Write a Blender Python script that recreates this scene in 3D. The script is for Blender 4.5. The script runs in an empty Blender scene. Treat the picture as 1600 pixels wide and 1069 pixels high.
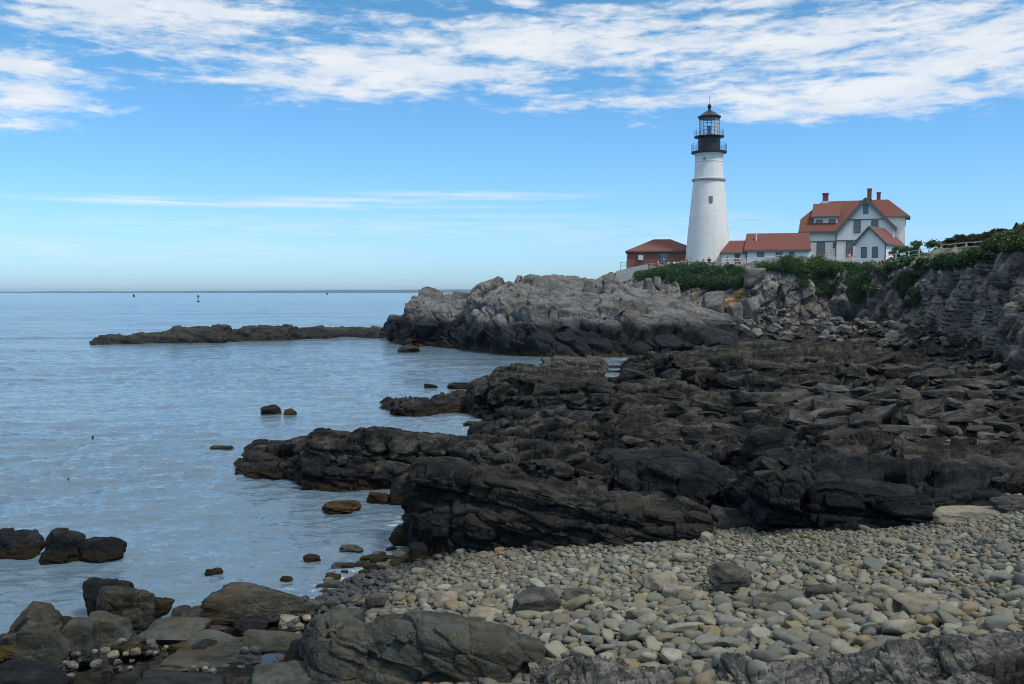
import bpy, bmesh, math, random
import numpy as np
from mathutils import Vector, Matrix
from mathutils.bvhtree import BVHTree
random.seed(7); RNG = np.random.default_rng(11)
SC = bpy.context.scene
COL = SC.collection
PI = math.pi
# ---------------------------------------------------------------- camera
F = 1500.0; CZ = 5.0
PITCH = math.atan((534.5 - 457.0) / F)
cam_d = bpy.data.cameras.new('camera'); cam = bpy.data.objects.new('camera', cam_d); COL.objects.link(cam)
cam.location = (0, 0, CZ); cam.rotation_euler = (PI / 2 - PITCH, 0, 0)
cam_d.sensor_fit = 'HORIZONTAL'; cam_d.sensor_width = 36.0; cam_d.lens = 36.0 * F / 1600.0
cam_d.clip_start = 0.1; cam_d.clip_end = 60000
SC.camera = cam
SP, CP = math.sin(PITCH), math.cos(PITCH)

def ray(px, py):
    x = (np.asarray(px, float) - 800) / F; y = -(np.asarray(py, float) - 534.5) / F
    d = np.stack([x, CP + y * SP, -SP + y * CP], -1)
    return d
def atY(px, py, Y):
    d = ray(px, py); return np.array([0, 0, CZ]) + d * (np.asarray(Y, float) / d[..., 1])[..., None]
def atZ(px, py, z):
    d = ray(px, py); return np.array([0, 0, CZ]) + d * ((np.asarray(z, float) - CZ) / d[..., 2])[..., None]
def proj(P):
    P = np.asarray(P, float); q = P - np.array([0, 0, CZ])
    f = q[..., 1] * CP - q[..., 2] * SP; u = q[..., 1] * SP + q[..., 2] * CP
    return 800 + F * q[..., 0] / f, 534.5 - F * u / f, f

# ---------------------------------------------------------------- tags
def tag(o, label=None, cat=None, group=None, kind=None):
    if label: o['label'] = label
    if cat: o['category'] = cat
    if group: o['group'] = group
    if kind: o['kind'] = kind
    return o
def empty(name, loc):
    o = bpy.data.objects.new(name, None); o.location = tuple(float(v) for v in loc); COL.objects.link(o); return o
def link_mesh(name, V, faces, mat=None, parent=None, origin=None, smooth=False):
    """V (N,3) world coordinates; faces (M,3) or (M,4) int array or list of lists."""
    V = np.asarray(V, float)
    base = np.zeros(3)
    if parent is not None:
        p = parent
        while p is not None: base = base + np.array(p.location); p = p.parent
    elif origin is not None: base = np.asarray(origin, float)
    loc = np.zeros(3) if parent is not None else base
    me = bpy.data.meshes.new(name)
    W = (V - base).astype(np.float32)
    if isinstance(faces, np.ndarray):
        M, K = faces.shape
        me.vertices.add(len(W)); me.vertices.foreach_set('co', W.ravel())
        me.loops.add(M * K); me.loops.foreach_set('vertex_index', faces.astype(np.int32).ravel())
        me.polygons.add(M); me.polygons.foreach_set('loop_start', np.arange(0, M * K, K, dtype=np.int32))
        me.polygons.foreach_set('loop_total', np.full(M, K, np.int32))
        me.update(calc_edges=True); me.validate()
    else:
        me.from_pydata([tuple(map(float, v)) for v in W], [], [tuple(map(int, f)) for f in faces]); me.update()
    if smooth: me.polygons.foreach_set('use_smooth', np.ones(len(me.polygons), bool))
    if mat: me.materials.append(mat)
    o = bpy.data.objects.new(name, me); COL.objects.link(o)
    if parent is not None: o.parent = parent
    else: o.location = tuple(float(v) for v in loc)
    return o

class MB:
    def __init__(s): s.v = []; s.f = []
    def poly(s, pts):
        n = len(s.v); s.v += [tuple(map(float, p)) for p in pts]; s.f.append(list(range(n, n + len(pts)))); return s
    def hexa(s, b, t):
        n = len(s.v); k = len(b); s.v += [tuple(map(float, p)) for p in b] + [tuple(map(float, p)) for p in t]
        s.f.append([n + i for i in range(k)][::-1]); s.f.append([n + k + i for i in range(k)])
        for i in range(k):
            j = (i + 1) % k; s.f.append([n + i, n + j, n + k + j, n + k + i])
        return s
    def box(s, c, sz, ax=None):
        c = np.asarray(c, float); a = np.eye(3) if ax is None else np.asarray(ax, float)
        h = [a[i] * sz[i] / 2 for i in range(3)]
        q = lambda i, j, k: c + i * h[0] + j * h[1] + k * h[2]
        return s.hexa([q(-1, -1, -1), q(1, -1, -1), q(1, 1, -1), q(-1, 1, -1)], [q(-1, -1, 1), q(1, -1, 1), q(1, 1, 1), q(-1, 1, 1)])
    def bar(s, p, q, w, k=4):
        p = np.asarray(p, float); q = np.asarray(q, float); d = q - p; d = d / (np.linalg.norm(d) + 1e-9)
        u = np.cross(d, [0, 0, 1.0]);
        if np.linalg.norm(u) < 1e-3: u = np.array([1.0, 0, 0])
        u /= np.linalg.norm(u); v = np.cross(d, u)
        r = w / 2 * (1.414 if k == 4 else 1)
        an = [2 * PI * (i + .5) / k for i in range(k)]
        return s.hexa([p + r * (math.cos(a) * u + math.sin(a) * v) for a in an], [q + r * (math.cos(a) * u + math.sin(a) * v) for a in an])
    def lathe(s, c, prof, n=48, cap=True):
        c = np.asarray(c, float); b = len(s.v)
        for (r, z) in prof:
            for i in range(n):
                a = 2 * PI * i / n; s.v.append((c[0] + r * math.cos(a), c[1] + r * math.sin(a), c[2] + z))
        for j in range(len(prof) - 1):
            for i in range(n):
                k = (i + 1) % n; s.f.append([b + j * n + i, b + j * n + k, b + (j + 1) * n + k, b + (j + 1) * n + i])
        if cap:
            s.f.append([b + i for i in range(n)][::-1]); s.f.append([b + (len(prof) - 1) * n + i for i in range(n)])
        return s
    def build(s, name, mat, parent=None, origin=None, smooth=False):
        return link_mesh(name, np.array(s.v), s.f, mat, parent, origin, smooth)

# ---------------------------------------------------------------- numpy noise
def _h(ix, iy, iz, seed):
    h = (ix.astype(np.int64) * 73856093) ^ (iy.astype(np.int64) * 19349663) ^ (iz.astype(np.int64) * 83492791) ^ (seed * 2654435761)
    h = (h & 0xffffffff).astype(np.uint64)
    h = ((h ^ (h >> np.uint64(16))) * np.uint64(0x45d9f3b)) & np.uint64(0xffffffff)
    h = ((h ^ (h >> np.uint64(16))) * np.uint64(0x45d9f3b)) & np.uint64(0xffffffff)
    return (h ^ (h >> np.uint64(16)))
def hr(ix, iy, iz, seed): return _h(ix, iy, iz, seed).astype(np.float64) / 4294967295.0
def vnoise(P, seed=0):
    i = np.floor(P); f = P - i; f = f * f * (3 - 2 * f); i = i.astype(np.int64); r = 0
    for a in (0, 1):
        wx = f[:, 0] if a else 1 - f[:, 0]
        for b in (0, 1):
            wy = f[:, 1] if b else 1 - f[:, 1]
            for c in (0, 1):
                wz = f[:, 2] if c else 1 - f[:, 2]
                r = r + wx * wy * wz * hr(i[:, 0] + a, i[:, 1] + b, i[:, 2] + c, seed)
    return r * 2 - 1
def fbm(P, oct=4, seed=0, gain=.5):
    r = 0; a = 1
    for k in range(oct):
        r = r + a * vnoise(P * (2.03 ** k) + 17.3 * k, seed + k); a *= gain
    return r
def worley(Q, seed, jit=.5):
    c = np.floor(Q - .5).astype(np.int64); N = len(Q)
    F1 = np.full(N, 1e9); F2 = np.full(N, 1e9); bi = np.zeros((N, 3), np.int64); bc = np.zeros((N, 3))
    for a in (0, 1):
        for b in (0, 1):
            for e in (0, 1):
                i = c + np.array([a, b, e])
                ct = np.stack([i[:, k] + .5 + jit * (hr(i[:, 0], i[:, 1], i[:, 2], seed + 31 * k) - .5) for k in range(3)], -1)
                df = np.abs(Q - ct); d = (df ** 6).sum(-1) ** (1 / 6.)
                m = d < F1
                F2 = np.where(m, F1, np.minimum(F2, d)); F1 = np.where(m, d, F1)
                bi[m] = i[m]; bc[m] = ct[m]
    rr = [hr(bi[:, 0], bi[:, 1], bi[:, 2], seed + 101 + k) for k in range(4)]
    return F1, F2, rr, Q - bc
def rotm(ax, ay, az):
    return np.array(Matrix.Rotation(math.radians(az), 3, 'Z') @ Matrix.Rotation(math.radians(ay), 3, 'Y') @ Matrix.Rotation(math.radians(ax), 3, 'X'))
def rock_disp(P, specs, R, seed, fine=.03, fsc=.35):
    Q = P @ R
    d = np.zeros(len(P))
    for k, (size, amp, crack, tilt) in enumerate(specs):
        q = Q / np.array(size)
        q = q + .10 * np.stack([vnoise(q * .9 + 5, seed + 3 + k), vnoise(q * .9 + 9, seed + 7 + k), vnoise(q * .9 + 31, seed + 5 + k)], -1)
        F1, F2, rr, dv = worley(q, seed + 13 * k)
        d += amp * (rr[0] - .5 + tilt * ((rr[1] - .5) * dv[:, 0] + (rr[2] - .5) * dv[:, 1] + (rr[3] - .5) * dv[:, 2]))
        d -= crack * np.exp(-((F2 - F1) / .06) ** 2)
    d += fine * fbm(P / fsc, 4, seed + 77)
    return d
def gridfaces(nu, nv):
    a = (np.arange(nu - 1)[:, None] * nv + np.arange(nv - 1)[None, :]).ravel()
    return np.stack([a, a + nv, a + nv + 1, a + 1], -1)
def gridnormals(G):
    du = np.gradient(G, axis=0); dv = np.gradient(G, axis=1)
    n = np.cross(du, dv); n /= (np.linalg.norm(n, axis=-1, keepdims=True) + 1e-9)
    return n

BVH = {}
def SPEC(k, a=1.0): return (((4.2 * k, 1.2 * k, .7 * k), .62 * k * a, .12 * k, .45), ((1.3 * k, .55 * k, .24 * k), .22 * k * a, .06 * k, .6), ((.34 * k, .27 * k, .09 * k), .05 * k * a, .02 * k, .5))
def ledge(name, label, cat, cols, mat, fr=1.0, back=2.0, prof=((0, 0), (.15, .55), (.45, .9), (1, 1)), mode='z', flat=None,
          nu=300, nv=120, specs=(((2.2, 1.2, .7), .5, .15, .8), ((.8, .5, .3), .2, .08, .8)), dip=(8, 6, 4), seed=1,
          fine=.03, fsc=.35, kind=None, group=None, keep=False, under=.9):
    C = np.array([tuple(c[:4]) for c in cols], float)
    FR = np.array([c[4] if len(c) > 4 else fr for c in cols], float)
    # resample columns by combined pixel arc length (so steep silhouette steps get columns too)
    s = np.r_[0, np.cumsum(np.hypot(np.diff(C[:, 0]), .8 * np.diff(C[:, 1])))]
    t = np.linspace(0, s[-1], nu)
    px, top, bs, zd, frr = [np.interp(t, s, a) for a in (C[:, 0], C[:, 1], C[:, 2], C[:, 3], FR)]
    B = atZ(px, bs, zd) if mode == 'z' else atY(px, bs, zd)
    T = atY(px, top, B[:, 1] + frr)
    h = (T[:, 2] - B[:, 2])[:, None]
    pts = [B + np.array([0, -.1, -under])]
    for f, g in prof:
        p = B + (T - B) * np.array([f, f, g]); pts.append(p)
    e = np.zeros_like(B); e[:, 1] = 1
    if flat is not None: e[:, 0] = T[:, 0] / T[:, 1]
    up = np.zeros_like(B); up[:, 2] = 1
    if flat is None:
        pts += [T + e * back * .5 - up * h * .12, T + e * back * .9 - up * h * .55, T + e * back - up * (h + under)]
    else:
        pts += [T + e * back * .5 + up * flat * .5, T + e * back + up * flat]
    L = [0.0]
    for a, b in zip(pts[:-1], pts[1:]): L.append(L[-1] + np.linalg.norm(b - a, axis=1).mean())
    # denser sampling on the camera side of the profile
    nfront = len(prof) + 1; vf = L[nfront - 1]; vb = L[-1]
    na = int(nv * .72)
    tv = np.r_[np.linspace(0, vf, na, endpoint=False), np.linspace(vf, vb, nv - na)]
    L = np.array(L); k = np.clip(np.searchsorted(L, tv, side='right') - 1, 0, len(L) - 2); w = (tv - L[k]) / (L[k + 1] - L[k])
    PT = np.stack(pts, 1)                      # nu, np, 3
    G = PT[:, k] * (1 - w)[None, :, None] + PT[:, k + 1] * w[None, :, None]
    n = gridnormals(G)
    if (n * np.array([0, -1, 1])).sum(-1).mean() < 0: n = -n; flip = True
    else: flip = False
    P = G.reshape(-1, 3); d = rock_disp(P, specs, rotm(*dip), seed, fine, fsc)
    V = P + n.reshape(-1, 3) * d[:, None]
    V = V + .35 * np.stack([fbm(P / 1.7, 2, seed + 5), fbm(P / 1.7 + 40, 2, seed + 6), 0 * d], -1) * min(1.0, specs[0][1] * 1.0)
    Fc = gridfaces(nu, nv)
    if flip: Fc = Fc[:, ::-1]
    org = B[nu // 2]
    o = link_mesh(name, V, np.ascontiguousarray(Fc), mat, origin=org)
    tag(o, label, cat, group, kind)
    if keep: BVH[keep] = BVHTree.FromPolygons([tuple(v) for v in V], [tuple(f) for f in Fc])
    return o
def hit(key, px, py):
    d = ray(px, py); r = BVH[key].ray_cast(Vector((0, 0, CZ)), Vector(d).normalized())
    return None if r[0] is None else np.array(r[0])

# ---------------------------------------------------------------- stones
ICO = {}
def ico(level):
    if level not in ICO:
        bm = bmesh.new(); bmesh.ops.create_icosphere(bm, subdivisions=level, radius=1)
        bm.verts.ensure_lookup_table()
        V = np.array([v.co[:] for v in bm.verts]); Fc = np.array([[v.index for v in f.verts] for f in bm.faces]); bm.free(); ICO[level] = (V, Fc)
    return ICO[level]
def stone(level, rng, e=2.6, cuts=4, soft=.12, rough=.05, lay=.0, cmin=.62):
    V, Fc = ico(level); d = V
    r = (np.abs(d) ** e).sum(-1) ** (-1 / e); P = d * r[:, None]
    for k in range(cuts):
        n = rng.normal(size=3); n /= np.linalg.norm(n); c = rng.uniform(cmin, .95)
        x = P @ n - c; P = P - n * (np.where(x > 0, x, 0) * (1 - soft))[:, None]
    s = int(rng.integers(1, 9999))
    P = P + d * (rough * fbm(P * 1.4 + s, 3, s))[:, None]
    if lay > 0:
        F1, F2, rr, dv = worley(P @ rotm(*rng.uniform(-20, 20, 3)) * np.array([1.1, 1.6, 2.6]) + s * .37, s)
        P = P + d * (lay * (rr[0] - .5 + .5 * (rr[1] - .5) * dv[:, 0]) - lay * .22 * np.exp(-((F2 - F1) / .1) ** 2))[:, None]
        P = P + d * (lay * .22 * fbm(P * 6 + s, 3, s + 4))[:, None]
    return P, Fc
def boulder(name, label, cat, x0, x1, top, base, mat, z=None, Y=None, dep=1.0, e=5, cuts=5, lay=.16, rough=.06, rot=None, seed=0, group=None, level=5, sink=.25, lean=0):
    """a rock that fills the pixel box x0..x1, top..base, foot on height z (or at depth Y)"""
    rng = np.random.default_rng(seed + 500)
    B = atZ((x0 + x1) / 2, base, z) if Y is None else atY((x0 + x1) / 2, base, Y)
    w = (x1 - x0) / F * B[1]; dpt = w * dep
    h = (base - top) / F * B[1]
    # looking down on the top adds to the picture height
    down = max(0.0, (CZ - B[2] - h) / B[1]); h = max(h - down * dpt * .55, h * .55)
    P, Fc = stone(level, rng, e, cuts, .1, rough, lay)
    rz = rng.uniform(-12, 12) if rot is None else rot
    P = P @ rotm(rng.uniform(-4, 4), lean, rz).T
    P = P / (P.max(0) - P.min(0)); P = P - (P.max(0) + P.min(0)) / 2
    H = h * (1 + sink)
    V = P * np.array([w, dpt, H]); V[:, 2] += h - H / 2
    C = np.array([B[0], B[1] + dpt * .45, B[2]])
    o = link_mesh(name, V + C, Fc, mat, origin=C, smooth=False)
    return tag(o, label, cat, group)
# ---------------------------------------------------------------- materials
def new_mat(name):
    m = bpy.data.materials.new(name); m.use_nodes = True; nt = m.node_tree; nt.nodes.clear()
    out = nt.nodes.new('ShaderNodeOutputMaterial'); b = nt.nodes.new('ShaderNodeBsdfPrincipled'); nt.links.new(b.outputs[0], out.inputs[0])
    return m, nt, b
class NT:
    def __init__(s, nt): s.t = nt
    def n(s, typ, **k):
        x = s.t.nodes.new(typ)
        for a, v in k.items(): setattr(x, a, v)
        return x
    def put(s, sock, v):
        if isinstance(v, bpy.types.NodeSocket): s.t.links.new(v, sock)
        else: sock.default_value = v
    def math(s, op, a, b=None, c=None, clamp=False):
        x = s.n('ShaderNodeMath', operation=op, use_clamp=clamp); s.put(x.inputs[0], a)
        if b is not None: s.put(x.inputs[1], b)
        if c is not None: s.put(x.inputs[2], c)
        return x.outputs[0]
    def vmath(s, op, a, b=None, c=None):
        x = s.n('ShaderNodeVectorMath', operation=op); s.put(x.inputs[0], a)
        if b is not None: s.put(x.inputs[1], b)
        if c is not None: s.put(x.inputs[2], c)
        return x.outputs['Value'] if op in ('LENGTH', 'DOT_PRODUCT', 'DISTANCE') else x.outputs['Vector']
    def mix(s, f, a, b, blend='MIX'):
        x = s.n('ShaderNodeMix', data_type='RGBA', blend_type=blend); s.put(x.inputs[0], f)
        for i, v in ((6, a), (7, b)):
            s.put(x.inputs[i], v if isinstance(v, bpy.types.NodeSocket) else (*v[:3], 1))
        return x.outputs[2]
    def noise(s, vec, scale, detail=5, rough=.55, dist=0.0, out=0):
        x = s.n('ShaderNodeTexNoise'); s.put(x.inputs['Vector'], vec); s.put(x.inputs['Scale'], scale); x.inputs['Detail'].default_value = detail
        x.inputs['Roughness'].default_value = rough; x.inputs['Distortion'].default_value = dist; return x.outputs[out]
    def ramp(s, f, pts):
        x = s.n('ShaderNodeValToRGB'); r = x.color_ramp
        while len(r.elements) < len(pts): r.elements.new(.5)
        for e, (p, c) in zip(r.elements, pts): e.position = p; e.color = (*c[:3], 1)
        s.put(x.inputs[0], f); return x.outputs[0]
    def map(s, f, a, b, c=0, d=1, smooth=True):
        x = s.n('ShaderNodeMapRange', interpolation_type='SMOOTHSTEP' if smooth else 'LINEAR'); s.put(x.inputs[0], f)
        for i, v in enumerate((a, b, c, d)): s.put(x.inputs[1 + i], v)
        return x.outputs[0]
    def bump(s, hgt, strength, dist, nrm=None):
        x = s.n('ShaderNodeBump'); s.put(x.inputs['Height'], hgt); x.inputs['Strength'].default_value = strength; x.inputs['Distance'].default_value = dist
        if nrm is not None: s.put(x.inputs['Normal'], nrm)
        return x.outputs[0]
    def pos(s): return s.n('ShaderNodeNewGeometry').outputs['Position']
    def sepz(s, v, i=2):
        x = s.n('ShaderNodeSeparateXYZ'); s.put(x.inputs[0], v); return x.outputs[i]
def sc(c, k): return tuple(v * k for v in c)

def rock_mat(name, light, mid, dark, wet=None, wetz=(0, 0), weed=None, weedz=.35, scale=1.0, dip=(8, 6, 4), rough=.85, bump=1.0, patch=None, crust=None, warm=None):
    m, nt, b = new_mat(name); g = NT(nt); p = g.pos()
    mp = g.n('ShaderNodeMapping'); g.put(mp.inputs[0], p); mp.inputs['Rotation'].default_value = [math.radians(-v) for v in dip]
    st = g.vmath('MULTIPLY', mp.outputs[0], (scale * .55, scale * .9, scale * 3.2))
    n1 = g.noise(st, 1.0, 7, .62, .4); n2 = g.noise(p, .45 * scale, 5, .6); n3 = g.noise(p, 4.5 * scale, 6, .7); n4 = g.noise(p, 21 * scale, 6, .75)
    f = g.math('ADD', g.math('MULTIPLY', n1, .45), g.math('ADD', g.math('MULTIPLY', n2, .2), g.math('MULTIPLY', n3, .35)))
    col = g.ramp(f, ((.39, dark), (.49, mid), (.585, light)))
    col = g.mix(g.math('MULTIPLY', g.map(n4, .52, .7), .35), col, sc(dark, .6))
    if warm: col = g.mix(g.math('MULTIPLY', g.map(g.noise(p, .7 * scale, 4, .6), .5, .66), .6), col, warm)
    z = g.sepz(p)
    zn = g.math('ADD', z, g.math('ADD', g.math('MULTIPLY', g.math('SUBTRACT', g.noise(p, .5, 5, .65), .5), 1.6), g.math('MULTIPLY', g.math('SUBTRACT', n3, .5), .7)))
    if patch: col = g.mix(g.math('MULTIPLY', g.map(g.noise(g.vmath('ADD', p, (31, 7, 3)), 1.6 * scale, 6, .7), .53, .62), .85), col, patch)
    if crust: col = g.mix(g.math('MULTIPLY', g.map(g.noise(g.vmath('ADD', p, (3, 57, 23)), 2.2 * scale, 8, .75), .5, .6), .8), col, crust)
    ro = rough
    if wet:
        w = g.map(zn, wetz[0], wetz[1], 1, 0); dk = g.mix(n3, sc(wet, .5), sc(wet, 1.6))
        col = g.mix(w, col, dk); ro = g.math('SUBTRACT', rough, g.math('MULTIPLY', w, .25))
    if weed:
        zw = g.math('ADD', z, g.math('MULTIPLY', g.math('SUBTRACT', g.noise(p, 1.3, 5, .7), .5), weedz * 2.2))
        wd = g.mix(n4, sc(weed, .4), sc(weed, 1.5)); col = g.mix(g.map(zw, weedz * .55, weedz, 1, 0), col, wd)
    g.put(b.inputs['Base Color'], col); g.put(b.inputs['Roughness'], ro); b.inputs['Specular IOR Level'].default_value = .16
    vo = g.n('ShaderNodeTexVoronoi', feature='DISTANCE_TO_EDGE'); g.put(vo.inputs['Vector'], g.vmath('ADD', g.vmath('MULTIPLY', mp.outputs[0], (scale * 1.1, scale * 1.5, scale * 2.6)), g.vmath('MULTIPLY', g.n('ShaderNodeTexNoise').outputs['Color'], (.0, .0, .0))))
    vo.inputs['Scale'].default_value = 1.0
    cr = g.map(vo.outputs['Distance'], 0, .06)
    hh = g.math('ADD', g.math('MULTIPLY', n1, .5), g.math('ADD', g.math('MULTIPLY', n3, .35), g.math('ADD', g.math('MULTIPLY', n4, .24), g.math('MULTIPLY', cr, .05))))
    g.put(b.inputs['Normal'], g.bump(hh, .9 * bump, .22 / scale))
    return m
def plain(name, col, rough=.7, var=.12, scale=3, metal=0.0, bump=0.0, spec=.4):
    m, nt, b = new_mat(name); g = NT(nt); p = g.pos(); n = g.noise(p, scale, 5, .6)
    g.put(b.inputs['Base Color'], g.mix(n, sc(col, 1 - var), tuple(min(1, v * (1 + var)) for v in col)))
    b.inputs['Roughness'].default_value = rough; b.inputs['Metallic'].default_value = metal; b.inputs['Specular IOR Level'].default_value = spec
    if bump: g.put(b.inputs['Normal'], g.bump(g.noise(p, scale * 4, 4, .6), bump, .02))
    return m
def brickish(name, c1, c2, mortar, sx=1.0, bump=.4, w=.45, h=.16):
    m, nt, b = new_mat(name); g = NT(nt); p = g.pos()
    x = g.sepz(p, 0); y = g.sepz(p, 1); z = g.sepz(p, 2)
    cb = g.n('ShaderNodeCombineXYZ'); g.put(cb.inputs[0], g.math('ADD', x, g.math('MULTIPLY', y, .6))); g.put(cb.inputs[1], z)
    br = g.n('ShaderNodeTexBrick'); g.put(br.inputs['Vector'], cb.outputs[0]); br.inputs['Scale'].default_value = 1; br.inputs['Brick Width'].default_value = w; br.inputs['Row Height'].default_value = h
    br.inputs['Mortar Size'].default_value = .012
    br.inputs['Color1'].default_value = (*c1, 1); br.inputs['Color2'].default_value = (*c2, 1); br.inputs['Mortar'].default_value = (*mortar, 1)
    st = g.noise(g.vmath('MULTIPLY', p, (1.6, 1.6, .16)), 1.2, 6, .65)
    g.put(b.inputs['Base Color'], g.mix(g.math('MULTIPLY', g.map(st, .48, .72), .34), br.outputs[0], sc(c1, .6)))
    b.inputs['Roughness'].default_value = .8
    g.put(b.inputs['Normal'], g.bump(g.math('ADD', g.math('MULTIPLY', br.outputs['Fac'], -.5), g.noise(p, 6, 4)), bump, .03))
    return m
def roof_mat(name, c):
    m, nt, b = new_mat(name); g = NT(nt); p = g.pos(); z = g.sepz(p)
    w = g.math('FRACT', g.math('MULTIPLY', z, 5.0)); n = g.noise(p, 2.5, 6, .7); n2 = g.noise(p, .4, 3)
    col = g.mix(n, sc(c, .75), sc(c, 1.25)); col = g.mix(g.math('MULTIPLY', g.map(n2, .4, .7), .3), col, (c[0] * .8, c[1] * 1.25, c[2] * 1.1))
    g.put(b.inputs['Base Color'], col); b.inputs['Roughness'].default_value = .9
    g.put(b.inputs['Normal'], g.bump(g.math('ADD', w, n), .5, .04)); return m
def leaf_mat(name, cs, trans=.25):
    m, nt, b = new_mat(name); g = NT(nt); geo = g.n('ShaderNodeNewGeometry')
    r = geo.outputs['Random Per Island']; n = g.noise(geo.outputs['Position'], .5, 3)
    f = g.math('ADD', g.math('MULTIPLY', r, .55), g.math('MULTIPLY', n, .45))
    col = g.ramp(f, [(.15 + .7 * i / (len(cs) - 1), c) for i, c in enumerate(cs)])
    g.put(b.inputs['Base Color'], col); b.inputs['Roughness'].default_value = .6; b.inputs['Specular IOR Level'].default_value = .25
    tr = g.n('ShaderNodeBsdfTranslucent'); g.put(tr.inputs[0], col); mx = g.n('ShaderNodeMixShader'); mx.inputs[0].default_value = trans
    nt.links.new(b.outputs[0], mx.inputs[1]); nt.links.new(tr.outputs[0], mx.inputs[2])
    out = [x for x in nt.nodes if x.type == 'OUTPUT_MATERIAL'][0]; nt.links.new(mx.outputs[0], out.inputs[0]); return m
def cobble_mat(name, island, wetz=.26):
    m, nt, b = new_mat(name); g = NT(nt); geo = g.n('ShaderNodeNewGeometry'); p = geo.outputs['Position']
    r = geo.outputs['Random Per Island'] if island else g.n('ShaderNodeObjectInfo').outputs['Random']
    cs = [(.13, .132, .118), (.20, .195, .165), (.235, .21, .15), (.15, .158, .15), (.26, .24, .19), (.17, .147, .10), (.215, .212, .192), (.10, .10, .09), (.29, .275, .225), (.20, .17, .11), (.165, .17, .145), (.34, .33, .29), (.215, .195, .14), (.14, .138, .122), (.25, .19, .09), (.17, .18, .178)]
    col = g.ramp(r, [((i + .0) / len(cs), c) for i, c in enumerate(cs)]); 
    [x for x in nt.nodes if x.type == 'VALTORGB'][-1].color_ramp.interpolation = 'CONSTANT'
    n = g.noise(p, 7, 6, .7); n2 = g.noise(p, 40, 4, .7)
    col = g.mix(g.map(n, .35, .7), g.mix(.5, col, sc((.2, .19, .155), .55)), col)
    col = g.mix(g.math('MULTIPLY', g.map(n2, .5, .7), .3), col, (.12, .12, .105))
    z = g.sepz(p); w = g.map(g.math('ADD', z, g.math('MULTIPLY', g.math('SUBTRACT', g.noise(p, 1.2, 3), .5), .3)), wetz - .1, wetz + .12, 1, 0)
    col = g.mix(w, col, g.mix(.12, (.012, .013, .015), col)); g.put(b.inputs['Base Color'], g.mix(1.0, col, (.74, .77, .74), 'MULTIPLY'))
    g.put(b.inputs['Roughness'], g.math('SUBTRACT', .75, g.math('MULTIPLY', w, .35))); b.inputs['Specular IOR Level'].default_value = .35
    g.put(b.inputs['Normal'], g.bump(g.math('ADD', n, g.math('MULTIPLY', n2, .4)), .5, .03)); return m

DIP = (10, -7, 4)
M = {}
M['headland'] = rock_mat('headland rock', (.21, .212, .21), (.125, .128, .13), (.042, .045, .048), wet=(.014, .018, .022), wetz=(2.1, 3.3), weed=(.05, .03, .012), weedz=.4, scale=.5, dip=(14, 13, 4), bump=1.1, warm=(.12, .115, .10))
M['reef'] = rock_mat('reef rock', (.06, .06, .055), (.035, .036, .034), (.015, .016, .016), wet=(.016, .018, .02), wetz=(.2, .9), weed=(.035, .024, .012), weedz=.16, scale=.5)
M['shore'] = rock_mat('shore rock', (.08, .076, .066), (.018, .0185, .018), (.0045, .005, .0055), scale=1.0, dip=DIP, patch=(.022, .021, .016), bump=1.2)
M['ledge'] = rock_mat('ledge rock', (.085, .084, .072), (.016, .0175, .018), (.004, .0048, .0055), wet=(.008, .009, .011), wetz=(.2, .8), weed=(.026, .0185, .0085), weedz=.24, scale=.95, dip=DIP, bump=1.2, warm=(.05, .045, .035))
M['black'] = rock_mat('black rock', (.034, .037, .038), (.011, .0135, .016), (.0035, .0045, .006), weed=(.03, .022, .01), weedz=.3, scale=1.3, dip=DIP, bump=1.2)
M['slab'] = rock_mat('foreground slab', (.085, .093, .085), (.040, .045, .042), (.012, .0135, .013), scale=1.3, dip=(14, -10, 4), patch=(.05, .044, .03), bump=.9, warm=(.09, .08, .055))
M['mossy'] = rock_mat('mossy slab', (.095, .09, .072), (.042, .042, .036), (.012, .0125, .012), scale=1.6, dip=DIP, patch=(.02, .019, .012), bump=1.2, warm=(.08, .06, .03))
M['crust'] = rock_mat('crusted rock', (.18, .18, .165), (.07, .073, .07), (.016, .0175, .0175), scale=2.6, dip=(10, -6, 3), patch=(.05, .055, .06), crust=(.24, .235, .21), bump=1.5)
M['cliff'] = rock_mat('cliff rock', (.27, .265, .255), (.15, .152, .152), (.045, .048, .052), scale=.6, dip=(10, 75, 0), patch=(.035, .045, .022), bump=1.3, warm=(.13, .105, .075))
M['rcliff'] = rock_mat('right cliff rock', (.32, .295, .26), (.18, .172, .16), (.055, .054, .054), wet=(.06, .06, .06), wetz=(.6, 2.0), scale=.7, dip=(14, 62, 0), patch=(.045, .05, .022), bump=1.3, warm=(.13, .10, .07))
M['rubble'] = rock_mat('rubble rock', (.20, .20, .195), (.115, .118, .12), (.042, .045, .05), scale=.9, dip=(20, -20, 10), bump=1.0, warm=(.17, .14, .11))
M['drubble'] = rock_mat('dark rubble', (.11, .107, .098), (.034, .034, .033), (.009, .0095, .01), scale=1.1, dip=(20, -20, 10), bump=1.1, warm=(.07, .055, .045))
M['tan'] = rock_mat('tan boulder', (.26, .235, .18), (.18, .165, .13), (.08, .075, .06), scale=1.6, bump=.7)
M['greyb'] = rock_mat('grey boulder', (.10, .10, .088), (.055, .056, .05), (.02, .021, .02), scale=2.2, bump=.8)
M['weed'] = rock_mat('rockweed', (.085, .055, .018), (.045, .028, .009), (.014, .010, .005), scale=2.2, bump=1.6)
M['soil'] = rock_mat('ochre soil', (.42, .28, .13), (.30, .19, .085), (.16, .10, .05), scale=.8, bump=1)
M['cobble_stuff'] = cobble_mat('cobbles', True); M['cobble'] = cobble_mat('cobble', False)
M['gravel'] = plain('gravel', (.11, .105, .09), .9, .5, 9, bump=.6)
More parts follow.
